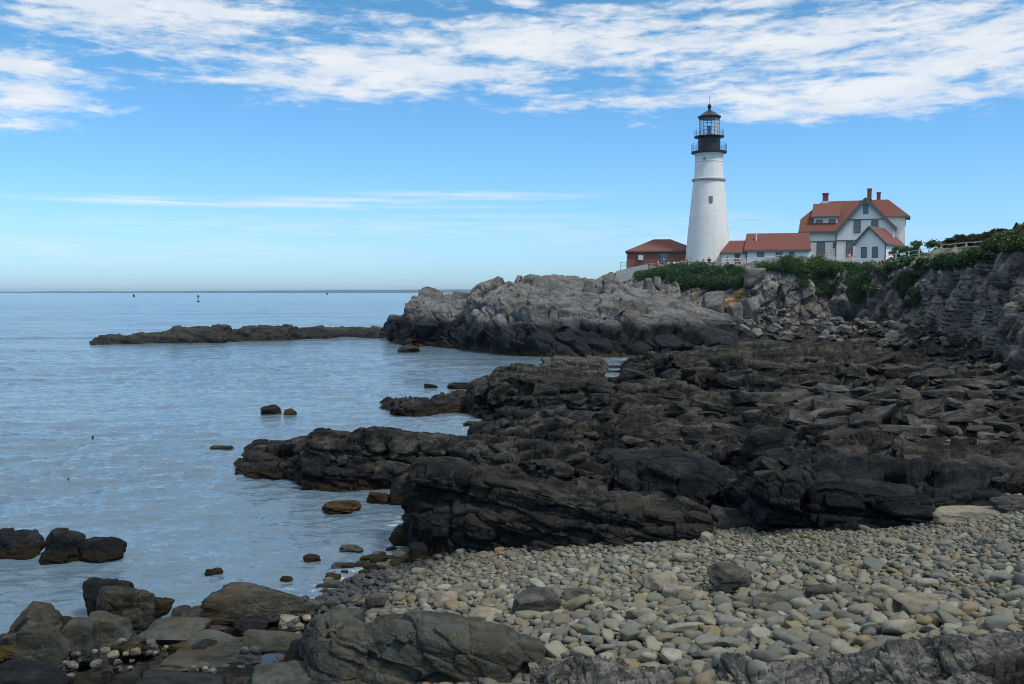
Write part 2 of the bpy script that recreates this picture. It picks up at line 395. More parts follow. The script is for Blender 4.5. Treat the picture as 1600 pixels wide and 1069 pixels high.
M['white'] = brickish('whitewashed brick', (.72, .73, .72), (.66, .67, .67), (.60, .61, .61), bump=.5, w=.9, h=.3)
M['siding'] = plain('white siding', (.80, .80, .79), .6, .04, 1.2)
M['brick'] = brickish('red brick', (.28, .088, .055), (.22, .07, .046), (.17, .1, .08), bump=.3, w=.3, h=.1)
M['redroof'] = roof_mat('red shingle', (.15, .05, .042))
M['redbrick2'] = plain('chimney brick', (.22, .05, .045), .8, .2, 4)
M['trim'] = plain('grey green trim', (.095, .115, .11), .6, .08)
M['iron'] = plain('dark iron', (.022, .02, .022), .45, .2, 3)
M['railgrey'] = plain('galvanised rail', (.20, .24, .27), .5, .1)
M['railwhite'] = plain('painted rail', (.55, .60, .60), .6, .1)
M['stonebelt'] = plain('painted stone belt', (.42, .43, .43), .8, .15, 3)
M['wood'] = plain('weathered timber', (.42, .37, .29), .8, .2, 4)
M['concrete'] = plain('concrete', (.25, .27, .30), .85, .2, 1.5, bump=.3)
m_, nt_, b_ = new_mat('window glass'); b_.inputs['Base Color'].default_value = (.15, .17, .18, 1); b_.inputs['Roughness'].default_value = .12; M['glass'] = m_
m_, nt_, b_ = new_mat('clear lantern glass'); b_.inputs['Base Color'].default_value = (.6, .65, .7, 1); b_.inputs['Roughness'].default_value = .05
tr_ = nt_.nodes.new('ShaderNodeBsdfTransparent'); mx_ = nt_.nodes.new('ShaderNodeMixShader'); mx_.inputs[0].default_value = .14; nt_.links.new(tr_.outputs[0], mx_.inputs[1]); nt_.links.new(b_.outputs[0], mx_.inputs[2])
nt_.links.new(mx_.outputs[0], [x for x in nt_.nodes if x.type == 'OUTPUT_MATERIAL'][0].inputs[0]); M['clear'] = m_
M['blind'] = plain('white blind', (.62, .64, .66), .7, .03)
M['shrub'] = leaf_mat('shrub leaves', [(.016, .04, .02), (.03, .07, .03), (.045, .10, .036), (.07, .135, .05)])
M['shrub2'] = leaf_mat('bright shrub leaves', [(.02, .05, .015), (.04, .095, .028), (.07, .14, .045), (.085, .15, .06)])
M['tanleaf'] = leaf_mat('dry shrub leaves', [(.06, .055, .03), (.09, .085, .04), (.05, .07, .028)])
M['conifer'] = leaf_mat('dark conifer', [(.008, .018, .018), (.014, .028, .024), (.02, .04, .03)], .1)
M['grass'] = leaf_mat('slope grass', [(.045, .08, .025), (.07, .12, .035), (.11, .15, .05), (.13, .13, .065)])
M['turf'] = plain('turf', (.045, .065, .028), .95, .4, 1.2, bump=.5)
M['drygrass'] = plain('dry grass', (.13, .115, .065), .95, .5, .8, bump=.6)
M['skin'] = plain('skin', (.45, .28, .2), .6, .05); M['hair'] = plain('dark hair', (.03, .02, .015), .6, .2)
HAZE = True
# ---------------------------------------------------------------- sky and sun
SUN_EL, SUN_AZ = math.radians(58), math.radians(128)       # azimuth clockwise from +Y (view direction): sun high to the right
sd = Vector((math.sin(SUN_AZ) * math.cos(SUN_EL), math.cos(SUN_AZ) * math.cos(SUN_EL), math.sin(SUN_EL)))
sl = bpy.data.lights.new('sun', 'SUN'); sl.energy = 2.4; sl.angle = math.radians(10); sl.color = (1, .92, .79)
so = bpy.data.objects.new('sun', sl); COL.objects.link(so); so.rotation_euler = sd.to_track_quat('Z', 'Y').to_euler(); so.location = (60, -20, 80)
wd = bpy.data.worlds.new('World'); SC.world = wd; wd.use_nodes = True; nt = wd.node_tree; nt.nodes.clear(); g = NT(nt)
out = g.n('ShaderNodeOutputWorld'); bg = g.n('ShaderNodeBackground'); nt.links.new(bg.outputs[0], out.inputs[0]); bg.inputs[1].default_value = .15
sky = g.n('ShaderNodeTexSky', sky_type='NISHITA'); sky.sun_disc = False; sky.sun_elevation = SUN_EL; sky.sun_rotation = SUN_AZ
sky.air_density = 1.1; sky.dust_density = .5; sky.ozone_density = 2.2; sky.altitude = 0
d = g.n('ShaderNodeTexCoord').outputs['Generated']
sep = g.n('ShaderNodeSeparateXYZ'); g.put(sep.inputs[0], d); X, Y, Z = sep.outputs
az = g.math('ARCTAN2', X, Y); el = g.math('ARCSINE', Z)
cb = g.n('ShaderNodeCombineXYZ'); g.put(cb.inputs[0], az); g.put(cb.inputs[1], el); ae = cb.outputs[0]
def azel(px, py):
    r = ray(px, py); r = r / np.linalg.norm(r); return math.atan2(r[0], r[1]), math.asin(r[2])
BL = [(215, 18, 400, 58, 1.0), (30, 100, 190, 34, .85), (50, 152, 150, 36, .95), (20, 196, 95, 14, .8), (255, 86, 200, 15, .62), (470, 92, 160, 16, .6),
      (610, 112, 400, 52, 1.0), (540, 136, 330, 26, .85), (880, 66, 420, 58, 1.0), (1250, 66, 520, 58, 1.0), (1360, 140, 470, 44, 1.05), (1540, 60, 330, 46, 1.0),
      (1080, 158, 260, 20, .85), (1300, 166, 330, 24, .9), (820, 5, 60, 12, .55), (1150, 6, 420, 14, .6), (640, 30, 90, 14, .45), (1500, 100, 300, 60, 1)]
den = None
for (px, py, rx, ry, w) in BL:
    a0, e0 = azel(px, py); ra, re = rx / F * (math.cos(a0) ** 2), ry / F
    q = g.vmath('MULTIPLY_ADD', ae, (1 / ra, 1 / re, 0), (-a0 / ra, -e0 / re, 0))
    v = g.math('MULTIPLY', g.math('SUBTRACT', 1.0, g.vmath('LENGTH', q)), w)
    den = v if den is None else g.math('MAXIMUM', den, v)
# cloud texture: a layer at constant height seen in perspective
inv = g.math('DIVIDE', 1.0, g.math('MAXIMUM', g.math('ADD', Z, .10), .05))
cl = g.n('ShaderNodeCombineXYZ'); g.put(cl.inputs[0], g.math('MULTIPLY', X, inv)); g.put(cl.inputs[1], g.math('MULTIPLY', Y, inv)); lay = cl.outputs[0]
skew = g.vmath('ADD', ae, g.vmath('MULTIPLY', cb.outputs[0], (0, 0, 0)))
n1 = g.noise(g.vmath('MULTIPLY', ae, (19, 84, 1)), 1.0, 9, .62, .35)
n2 = g.noise(g.vmath('MULTIPLY', ae, (9, 42, 1)), 1.0, 5, .55, .6)
n3 = g.noise(g.vmath('MULTIPLY', ae, (66, 230, 1)), 1.0, 4, .6)
# the rest of the sky dome (overhead and behind): unseen cloud cover, thickened for soft neutral ambient light
hi = g.math('MULTIPLY', g.map(el, .34, .5), .9)
nl = g.noise(lay, .8, 8, .6, .3)
tex = g.math('ADD', g.math('MULTIPLY', g.math('SUBTRACT', n1, .5), 2.6), g.math('ADD', g.math('MULTIPLY', g.math('SUBTRACT', n2, .5), 1.5), g.math('MULTIPLY', g.math('SUBTRACT', n3, .5), .8)))
dd = g.math('ADD', g.math('MULTIPLY', g.math('MAXIMUM', den, -1.0), 1.15), g.math('ADD', tex, -.24))
cov = g.map(dd, -.3, .8)
cov2 = g.math('MULTIPLY', g.map(nl, .3, .5), hi)
# thin streaks low over the sea
thin = None
for (px, py, rx, ry, w) in [(350, 317, 420, 9, .75), (520, 313, 260, 7, .55), (740, 306, 260, 9, .6), (620, 322, 300, 6, .35), (800, 338, 330, 6, .28), (560, 356, 900, 22, .32), (200, 392, 700, 34, .3), (1130, 345, 120, 18, .35), (1080, 372, 500, 26, .28)]:
    a0, e0 = azel(px, py); ra, re = rx / F * (math.cos(a0) ** 2), ry / F
    q = g.vmath('MULTIPLY_ADD', ae, (1 / ra, 1 / re, 0), (-a0 / ra, -e0 / re, 0))
    v = g.math('MULTIPLY', g.map(g.vmath('LENGTH', q), 1.15, 0), w)
    thin = v if thin is None else g.math('MAXIMUM', thin, v)
nt2 = g.noise(g.vmath('MULTIPLY', ae, (12, 260, 1)), 1.0, 6, .55, .5)
thin = g.math('MULTIPLY', thin, g.map(nt2, .3, .62))
cover = g.math('MAXIMUM', g.math('MULTIPLY', cov, .9), g.math('MAXIMUM', cov2, thin))
skc = g.mix(1.0, sky.outputs[0], g.mix(g.map(el, 0, .3), (.42, .67, 1.06), (.315, .595, .73)), 'MULTIPLY')
shade = g.mix(g.map(g.noise(g.vmath('MULTIPLY', ae, (11, 38, 1)), 1.0, 5, .55), .38, .66), (4.1, 4.4, 4.8), (4.8, 4.9, 5.0))
g.put(bg.inputs[0], g.mix(cover, skc, shade))

# ---------------------------------------------------------------- sea
def sea_mat():
    m, nt, b = new_mat('sea water'); g = NT(nt); p = g.pos(); y = g.sepz(p, 1)
    ps = g.vmath('MULTIPLY', p, (.55, 1.0, 1))
    a = g.noise(ps, .35, 3, .5, .3); c = g.noise(ps, 1.5, 4, .6, .4); e = g.noise(ps, 5.0, 4, .6, .4)
    far = g.map(y, 20, 150)
    h = g.math('ADD', g.math('MULTIPLY', a, .9), g.math('ADD', g.math('MULTIPLY', c, .34), g.math('MULTIPLY', e, .13)))
    g.put(b.inputs['Normal'], g.bump(h, .8, .4))
    sw = g.noise(g.vmath('MULTIPLY', p, (.012, .05, 1)), 1, 4, .6)
    col = g.mix(sw, (.078, .13, .178), (.108, .165, .222)); fo = g.n('ShaderNodeAttribute', attribute_name='foam').outputs['Fac']; fn = g.noise(g.vmath('MULTIPLY', p, (1.0, 2.2, 1)), 2.6, 7, .7, .8)
    fm = g.math('MULTIPLY', g.map(g.math('ADD', fn, g.math('MULTIPLY', fo, .10)), .60, .70), g.map(fo, .05, .6))
    g.put(b.inputs['Base Color'], g.mix(g.math('MULTIPLY', fm, .7), col, (.55, .60, .63)))
    g.put(b.inputs['Roughness'], g.math('MULTIPLY_ADD', far, .10, .07)); b.inputs['IOR'].default_value = 1.333; b.inputs['Specular IOR Level'].default_value = .5
    return m
M['sea'] = sea_mat()
S_ = 13000.0
def build_sea():
    nu, nv = 560, 1000
    sx = np.linspace(-.78, .78, nu); sy = np.geomspace(8.5, 700, nv)
    X_ = sx[:, None] * sy[None, :]; Y_ = np.repeat(sy[None, :], nu, 0); q = np.stack([X_.ravel(), Y_.ravel(), np.zeros(X_.size)], -1)
    far = np.clip((q[:, 1] - 10) / 90, 0, 1); fade = np.clip((680 - q[:, 1]) / 300, 0, 1) * np.clip((.77 - np.abs(q[:, 0] / q[:, 1])) / .05, 0, 1)
    c, s_ = math.cos(.25), math.sin(.25); r = np.stack([q[:, 0] * c + q[:, 1] * s_, -q[:, 0] * s_ + q[:, 1] * c, q[:, 2]], -1)
    w = .075 * (1 - np.abs(fbm(r / np.array([3.2, 1.5, 1]), 3, 301))) + .05 * fbm(r / np.array([.9, .42, 1]), 3, 321) * (1 - .5 * far) + .12 * far * fbm(r / np.array([9, 4, 1]), 3, 341) + .035 * fbm(r / np.array([.3, .16, 1]), 3, 351) * (1 - far)
    w = (w - w.mean()) * (.65 + .55 * fbm(q / np.array([14, 9, 1]), 3, 361).clip(-.6, .8))
    V = q.copy(); V[:, 2] = w * fade
    bz_ = np.where(q[:, 1] < 110, base_z(q[:, :2]), -1.6); foam = np.clip((bz_ + .45) / .4, 0, 1) * np.clip((q[:, 1] - 15) / 1.5, 0, 1) * .8
    Fq = gridfaces(nu, nv); n0 = len(V)
    V = np.concatenate([V, np.array([(-S_, -60, -.07), (S_, -60, -.07), (S_, S_, -.07), (-S_, S_, -.07)])]); Fq = np.concatenate([Fq, [[n0, n0 + 1, n0 + 2, n0 + 3]]])
    o = link_mesh('sea', V, Fq, M['sea'], origin=(0, 0, 0), smooth=True); at = o.data.attributes.new('foam', 'FLOAT', 'POINT'); at.data.foreach_set('value', np.r_[foam, 0, 0, 0, 0].astype(np.float32))
    return tag(o, 'grey blue rippled sea running out to the horizon', 'sea', kind='structure')
hv_ = 13500.0
hz_ = MB().box((0, hv_ / 2 - 200, 24), (2 * hv_ + 1000, hv_ + 800, 52))
hm_ = bpy.data.materials.new('haze'); hm_.use_nodes = True; hm_.node_tree.nodes.clear(); ho = hm_.node_tree.nodes.new('ShaderNodeOutputMaterial'); hp = hm_.node_tree.nodes.new('ShaderNodeVolumePrincipled')
hp.inputs['Color'].default_value = (.62, .84, 1, 1); hp.inputs['Density'].default_value = 6e-5; hp.inputs['Anisotropy'].default_value = .2; hm_.node_tree.links.new(hp.outputs[0], ho.inputs['Volume'])
if HAZE: tag(hz_.build('haze', hm_, origin=(0, 0, 0)), 'thin pale blue sea haze', 'haze', kind='stuff')
# far shore on the horizon
hx = np.linspace(-6000, 1500, 160); hz = []
prof = np.clip(np.interp(hx, [-6000, -3500, -2100, -900, 100, 420, 1000, 1500], [10, 15, 24, 30, 36, 36, 30, 24]), 0, None) + 2.2 * vnoise(np.stack([hx / 140, hx * 0, hx * 0], -1), 4)
V = np.concatenate([np.stack([hx, hx * 0 + 9000, hx * 0 - 5], -1), np.stack([hx, hx * 0 + 9100, np.maximum(prof, -4)], -1), np.stack([hx, hx * 0 + 10500, np.maximum(prof * .6, -4)], -1), np.stack([hx, hx * 0 + 11000, hx * 0 - 5], -1)])
n_ = len(hx); fc = np.concatenate([np.stack([np.arange(n_ - 1) + k * n_, np.arange(1, n_) + k * n_, np.arange(1, n_) + (k + 1) * n_, np.arange(n_ - 1) + (k + 1) * n_], -1) for k in range(3)])
far = link_mesh('hills', V, fc, plain('far land', (.03, .06, .10), .9, .2, .003), origin=(0, 9500, 0)); tag(far, 'low far blue coast on the sea horizon', 'coast', kind='structure')  # blue of the distant haze is put into the land's base colour

# ---------------------------------------------------------------- shore terrain
CPT = [(480, 940, 0), (560, 908, 0), (650, 872, 0), (640, 825, 0), (690, 770, 0), (740, 700, 0), (760, 660, 0), (850, 600, 0), (985, 580, 0), (1005, 568, 0),
       (800, 880, .42), (1000, 862, .85), (1100, 846, 1.0), (1250, 835, 1.2), (1400, 830, 1.4), (1600, 800, 1.8), (1750, 800, 2.2), (700, 960, .42), (900, 1000, .85), (1200, 1040, 1.25),
       (1600, 1069, 1.9), (1600, 950, 1.8), (600, 960, .25), (1200, 930, 1.15), (1000, 930, .9), (800, 930, .6), (1400, 950, 1.5), (1800, 1000, 2.3), (900, 1069, .8), (700, 1060, .5), (1300, 1150, 1.3), (1700, 1200, 2.0),
       (900, 720, .0), (1100, 760, .55), (1300, 720, .85), (1600, 740, 1.6), (1600, 660, 1.4), (1300, 640, .65), (1000, 660, .1), (1100, 580, .25), (1300, 570, .7), (1450, 560, 1.0),
       (1600, 600, 1.3), (1050, 567, .25), (1200, 530, .9), (1350, 512, 1.4), (1480, 535, 1.2), (1750, 640, 1.6), (1480, 620, 1.3), (1480, 700, 1.5), (800, 760, .3), (830, 690, .25),
       (0, 985, 0), (200, 965, -.02), (300, 950, -.05), (200, 1005, .12), (300, 1040, .22), (450, 1060, .35), (0, 1060, .1), (400, 990, .12), (300, 1120, .4), (0, 1150, .2), (600, 1150, .6)]
OFF = [(300, 900), (450, 860), (550, 780), (600, 690), (650, 615), (780, 585), (100, 880), (200, 800), (300, 700), (500, 600), (0, 820), (0, 930), (400, 640), (700, 570)]
cp = [atZ(a, b, c) for a, b, c in CPT] + [atZ(a, b, 0) + np.array([0, 0, -1.1]) for a, b in OFF]
cp = np.array(cp); _s = len(cp)
def _phi(A, B): return np.sqrt(((A[:, None, :2] - B[None, :, :2]) ** 2).sum(-1) + .3)
_K = _phi(cp, cp) + np.eye(_s) * .05
_w = np.linalg.solve(np.block([[_K, np.ones((_s, 1))], [np.ones((1, _s)), np.zeros((1, 1))]]), np.r_[cp[:, 2], 0])
def base_z(xy):
    xy = np.atleast_2d(np.asarray(xy, float)); r = np.zeros(len(xy))
    for i in range(0, len(xy), 20000):
        r[i:i + 20000] = _phi(xy[i:i + 20000], cp) @ _w[:-1] + _w[-1]
    return np.clip(r, -1.6, 3.2)
def rockmask(x, y):
    """1 on the bedrock platform, 0 on the shingle beach"""
    edge = np.interp(x / np.maximum(y, 1), [-.25, -.1, .1, .2, .3, .42, .53, .7], [17.6, 18.3, 17.0, 16.3, 16.0, 15.8, 15.6, 15.6])
    near = np.interp(x / np.maximum(y, 1), [-.6, -.24, -.2, -.16, .0, .4], [30, 15.4, 13.6, 12.2, 9.5, 8.9])
    return np.clip((y - edge) / .8, 0, 1) + np.clip((near - y) / .5, 0, 1)
TNU, TNV = 620, 760
tx = np.linspace(-.62, .75, TNU); ty = np.geomspace(7.5, 112, TNV)
gx = tx[:, None] * ty[None, :]; gy = np.repeat(ty[None, :], TNU, 0)
XY = np.stack([gx.ravel(), gy.ravel()], -1); bz = base_z(XY); mk = np.clip(rockmask(XY[:, 0], XY[:, 1]), 0, 1)
P3 = np.stack([XY[:, 0], XY[:, 1], bz], -1)
far_a = np.interp(XY[:, 1], [12, 20, 40, 90], [.45, .8, 1.2, 1.7])
dz = rock_disp(P3 / far_a[:, None] ** .8, (((4.5, .9, 40), .8, .2, .7), ((1.6, .42, 40), .36, .12, .6), ((.6, .2, 40), .13, .05, .6)), rotm(0, 0, -13), 5, .05, .6) * far_a
dz = dz * np.interp(XY[:, 0] / XY[:, 1], [.12, .36], [.4, 1.0])
ptsz = bz + mk * dz * np.clip((bz + .5) / .7, .25, 1) - (1 - mk) * .03 + .03 * fbm(P3 / .8, 3, 8)
TV = np.stack([XY[:, 0], XY[:, 1], ptsz], -1); TF = gridfaces(TNU, TNV)
def shore_mat():
    m = M['shore']; nt = m.node_tree; g = NT(nt); b = [x for x in nt.nodes if x.type == 'BSDF_PRINCIPLED'][0]
    col = b.inputs['Base Color'].links[0].from_socket
    at = g.n('ShaderNodeAttribute', attribute_name='shingle'); p = g.pos()
    gr = g.ramp(g.noise(p, 11, 5, .7), ((.35, (.025, .024, .02)), (.6, (.09, .085, .07))))
    g.put(b.inputs['Base Color'], g.mix(at.outputs['Fac'], col, gr)); return m
sh = link_mesh('shore', TV, TF, shore_mat(), origin=(0, 30, 0)); tag(sh, 'dark rock platform and shingle of the shore', 'shore', kind='structure')
at = sh.data.attributes.new('shingle', 'FLOAT', 'POINT'); at.data.foreach_set('value', (1 - mk).astype(np.float32))
BVH['shore'] = BVHTree.FromPolygons([tuple(v) for v in TV], [tuple(f) for f in TF])
def ground(x, y):
    r = BVH['shore'].ray_cast(Vector((x, y, 30)), Vector((0, 0, -1))); return r[0].z if r[0] is not None else None

# ---------------------------------------------------------------- bedrock
ledge('rock_headland', 'big pale grey rock headland with dark foot below the lighthouse, running out into the sea', 'headland',
      [(602, 526, 532, 0, 1), (606, 512, 533, 0, 2), (613, 498, 535, 0, 3), (626, 500, 538, 0, 4), (632, 488, 540, 0, 5), (634, 476, 540, 0, 6), (637, 466, 541, 0, 7), (646, 459, 541, 0, 8), (672, 458, 542, 0, 9), (688, 463, 543, 0, 9), (712, 464, 544, 0, 10), (732, 464, 548, 0, 11), (738, 454, 549, 0, 12), (748, 446, 550, 0, 13), (775, 441, 553, 0, 14), (797, 436, 555, 0, 15), (812, 441, 556, 0, 15),
       (830, 436, 557, 0, 17), (870, 433, 558, 0, 19), (915, 437, 560, 0, 22), (934, 441, 560, 0, 24), (941, 429, 560, 0, 26), (960, 427, 560, 0, 28), (968, 440, 559, 0, 28), (1000, 450, 558, 0, 26), (1050, 462, 557, .1, 24), (1095, 478, 552, .2, 20), (1140, 492, 545, .4, 15), (1185, 508, 535, .6, 10), (1215, 522, 530, .8, 6)],
      M['headland'], back=14, prof=((0, 0), (.03, .2), (.1, .42), (.35, .68), (.7, .9), (1, 1)), nu=760, nv=300,
      specs=(((8, 4, 2.0), 1.3, .3, .9), ((2.6, 1.8, .8), .42, .14, .8), ((1.0, .8, .25), .10, .05, .7)), dip=(20, 13, 6), seed=24, fine=.09, fsc=.9, keep='headland', kind='structure')
ledge('rock_reef', 'long low dark rock reef in the sea, running left from the headland', 'reef',
      [(141, 537, 538, 0), (147, 531, 538.5, 0), (158, 527, 538.5, 0), (172, 526, 538, 0), (186, 529, 538, 0), (198, 524, 538, 0), (210, 526, 538, 0), (217, 523, 537.5, 0), (250, 521, 537, 0), (264, 515, 537, 0), (290, 512, 537, 0), (310, 511, 536, 0), (343, 511, 536, 0), (350, 515, 535, 0), (362, 520, 534, 0),
       (372, 519, 534, 0), (382, 512, 533, 0), (420, 510, 533, 0), (452, 511, 532, 0), (464, 515, 530, 0), (480, 511, 529, 0), (512, 511, 529, 0), (540, 514, 528, 0), (575, 515, 528, 0), (620, 513, 530, 0)],
      M['reef'], fr=3, back=7, nu=420, nv=70, specs=SPEC(.8), seed=31, fine=.06, fsc=.8, prof=((0, 0), (.1, .4), (.4, .85), (1, 1)))
ledge('rock_ledge', 'low row of rocks with brown weed running left from the middle ledge into the water', 'rock ledge',
      [(592, 639, 640, 0), (600, 633, 642, 0), (612, 628, 645, 0), (627, 625, 649, 0), (648, 627, 651, 0), (656, 626, 650, 0), (668, 630, 649, 0), (682, 622, 646, 0), (700, 618, 644, 0), (735, 618, 643, 0), (755, 610, 650, 0)],
      M['ledge'], fr=1, back=2.5, nu=240, nv=70, seed=41, specs=SPEC(0.55))
ledge('rock_ledge', 'dark stepped ledge in the middle of the shore, its left end standing in the water', 'rock ledge',
      [(733, 640, 652, 0), (741, 612, 656, 0), (750, 602, 660, 0), (768, 598, 662, 0), (774, 584, 664, 0), (800, 580, 668, 0), (845, 584, 672, .05), (900, 590, 672, .1), (960, 594, 668, .2), (1040, 606, 668, .35), (1120, 614, 664, .5), (1190, 630, 662, .7), (1240, 655, 662, .8)],
      M['ledge'], fr=4.5, back=5, nu=620, nv=190, prof=((0, 0), (.02, .3), (.2, .36), (.22, .66), (.5, .72), (.52, .95), (1, 1)), seed=43, keep='ledge43', specs=SPEC(1.0), dip=(8, 8, -12))
ledge('rock_ledge', 'pale topped blocky rock behind the middle ledge beside the small tide pool', 'rock ledge',
      [(845, 585, 592, .4), (849, 562, 594, .4), (870, 559, 595, .4), (905, 560, 596, .4), (940, 561, 596, .4), (948, 578, 594, .4)],
      M['greyb'], fr=1.2, back=2, nu=160, nv=70, seed=45, specs=SPEC(0.7))
ledge('rock_ledge', 'long dark brown ledge below the headland, behind the middle ledge', 'rock ledge',
      [(985, 588, 592, .3), (1000, 566, 598, .4), (1050, 556, 606, .6), (1120, 556, 608, .7), (1200, 560, 608, .8), (1290, 566, 606, .9), (1350, 590, 606, 1.0)],
      M['ledge'], fr=5, back=5, nu=460, nv=140, seed=47, keep='ledge47', prof=((0, 0), (.02, .42), (.3, .48), (.32, .92), (1, 1)), specs=SPEC(1.1), dip=(8, 8, -12))
ledge('rock_ledge', 'flat dark ledge of broken blocks above the long weedy tipped ledge', 'rock ledge',
      [(738, 694, 700, 0), (744, 672, 703, 0), (765, 668, 706, 0), (800, 664, 712, .1), (860, 660, 716, .2), (930, 655, 716, .3), (1000, 662, 720, .45), (1080, 668, 722, .6), (1150, 680, 722, .8), (1200, 700, 722, .9)],
      M['ledge'], fr=3.2, back=3, nu=520, nv=150, seed=49, keep='ledge49', prof=((0, 0), (.03, .42), (.35, .48), (.38, .9), (1, 1)), specs=SPEC(0.75), dip=(8, 8, -12))
ledge('rock_ledge', 'long dark ledge with its brown weedy left tip reaching farthest into the bay', 'rock ledge',
      [(364, 731, 733, 0), (370, 714, 737, 0), (384, 705, 741, 0), (404, 702, 744, 0), (440, 704, 747, 0), (447, 697, 750, 0), (462, 690, 757, 0), (476, 692, 762, 0), (482, 681, 765, 0), (510, 683, 768, 0), (524, 687, 768, 0), (560, 682, 767, 0), (585, 677, 766, 0), (612, 677, 764, 0), (640, 683, 762, .05), (700, 688, 765, .15), (745, 692, 768, .3), (800, 700, 775, .4), (850, 706, 785, .55), (900, 716, 790, .65), (945, 735, 790, .8)],
      M['ledge'], fr=1.9, back=2.4, nu=680, nv=190, seed=53, keep='ledge53', prof=((0, 0), (.04, .4), (.3, .48), (.34, .9), (1, 1)), specs=SPEC(0.75), dip=(8, 8, -12), fine=.04)
ledge('rock_outcrop', 'smooth blue black rock block lying behind the front ledge', 'rock outcrop',
      [(928, 740, 770, .6), (936, 716, 776, .6), (960, 708, 780, .65), (1010, 710, 784, .7), (1060, 714, 784, .8), (1110, 720, 782, .85), (1136, 735, 780, .9), (1142, 765, 778, .9)],
      M['black'], fr=1.2, back=2, nu=240, nv=110, seed=55, specs=(((1.8, 1.1, .9), .22, .06, .8), ((.5, .4, .3), .07, .03, .8)))
ledge('rock_ledge', 'tall dark jointed front ledge at the upper left edge of the shingle', 'rock ledge',
      [(636, 830, 852, .05), (640, 752, 860, .05), (650, 730, 864, .1), (668, 722, 864, .15), (700, 721, 862, .2), (722, 726, 860, .25), (738, 738, 858, .32), (765, 735, 856, .4), (800, 744, 852, .5), (835, 752, 848, .6), (880, 768, 846, .68), (930, 776, 846, .75), (985, 788, 848, .82), (1040, 795, 847, .9), (1085, 792, 845, .95), (1104, 800, 843, 1.0), (1111, 830, 842, 1.0)],
      M['ledge'], fr=.9, back=2.0, nu=620, nv=230, seed=57, keep='ledge57', prof=((0, 0), (.06, .4), (.25, .5), (.32, .92), (1, 1)), specs=SPEC(0.5), dip=(8, 8, -12), fine=.025, fsc=.25)
ledge('rock_outcrop', 'low dark rounded rock at the left foot of the front ledge, above the shingle', 'rock outcrop',
      [(650, 850, 864, .1), (658, 806, 868, .12), (680, 787, 868, .15), (715, 786, 868, .2), (745, 800, 864, .3), (766, 836, 860, .35)],
      M['black'], fr=.5, back=.8, nu=150, nv=100, seed=59, specs=(((.8, .6, .5), .2, .06, .8), ((.3, .2, .2), .06, .03, .8)))
ledge('rock_outcrop', 'large black rock outcrop with a greenish flat top, right of the shingle edge', 'rock outcrop',
      [(1163, 815, 828, 1.15), (1168, 785, 832, 1.15), (1182, 764, 834, 1.15), (1212, 742, 832, 1.2), (1245, 732, 830, 1.25), (1290, 726, 828, 1.3), (1350, 734, 826, 1.35), (1400, 740, 824, 1.4), (1440, 742, 820, 1.45), (1452, 750, 816, 1.45), (1500, 750, 808, 1.55), (1550, 755, 800, 1.65), (1566, 764, 796, 1.7), (1572, 788, 795, 1.7)],
      M['black'], fr=1.0, back=2.2, nu=520, nv=190, seed=61, keep='ledge61', prof=((0, 0), (.02, .3), (.1, .7), (.3, .86), (.6, .93), (1, 1)), specs=SPEC(0.75), dip=(4, 4, 5), fine=.03, fsc=.3)
ledge('rock_ledge', 'grey green layered slabs on top of the large black outcrop', 'rock ledge',
      [(1290, 735, 745, 1.7), (1310, 710, 748, 1.7), (1360, 704, 750, 1.7), (1410, 690, 752, 1.75), (1450, 700, 752, 1.8), (1520, 712, 752, 1.85), (1580, 718, 750, 1.9), (1640, 730, 750, 2.0)],
      M['shore'], fr=1.8, back=2.0, nu=360, nv=120, seed=63, keep='ledge63', specs=SPEC(0.6))
# cliffs
ledge('cliff', 'grey rock cliff under the keeper house, behind the rubble', 'cliff',
      [(955, 449, 452, 118, 6), (975, 441, 456, 116, 7), (1000, 437, 466, 113, 8), (1060, 430, 482, 110, 9), (1120, 428, 490, 108, 9), (1160, 427, 497, 107, 7), (1180, 423, 502, 106, 4), (1215, 419, 506, 106, 3), (1260, 418, 509, 106, 3), (1310, 421, 508, 106, 3), (1345, 425, 506, 107, 3.5), (1380, 424, 504, 105, 4)],
      M['cliff'], mode='D', back=24, flat=1.3, prof=((0, 0), (.2, .3), (.5, .65), (1, 1)), nu=520, nv=210, seed=71, keep='cliff', kind='structure',
      specs=(((3.4, 2.5, 8), 1.4, .2, 1.0), ((1.2, 1.1, 3.2), .45, .08, .9), ((.5, .5, .9), .18, .04, .8)), dip=(8, 14, 20), fine=.12, fsc=.8)
ledge('cliff', 'taller brown grey cliff at the right edge, below the grassy slope', 'cliff',
      [(1347, 458, 500, 104, 2), (1356, 440, 502, 102, 2), (1372, 430, 504, 99, 2.5), (1400, 420, 508, 96, 3), (1450, 417, 514, 90, 3), (1490, 414, 532, 76, 3), (1520, 406, 545, 66, 3), (1545, 405, 556, 58, 3), (1570, 403, 568, 52, 3), (1600, 401, 582, 47, 3), (1660, 398, 605, 41, 3), (1760, 392, 640, 35, 3)],
      M['rcliff'], mode='D', back=16, flat=.2, prof=((0, 0), (.3, .22), (.55, .45), (.75, .75), (1, 1)), nu=560, nv=260, seed=73, keep='rcliff', kind='structure',
      specs=(((2.8, 2.2, 5.0), 1.5, .35, 1.2), ((.9, 1.0, 2.2), .5, .15, 1.0), ((.4, .4, .7), .16, .06, .8)), dip=(6, 14, -24), fine=.1, fsc=.6)
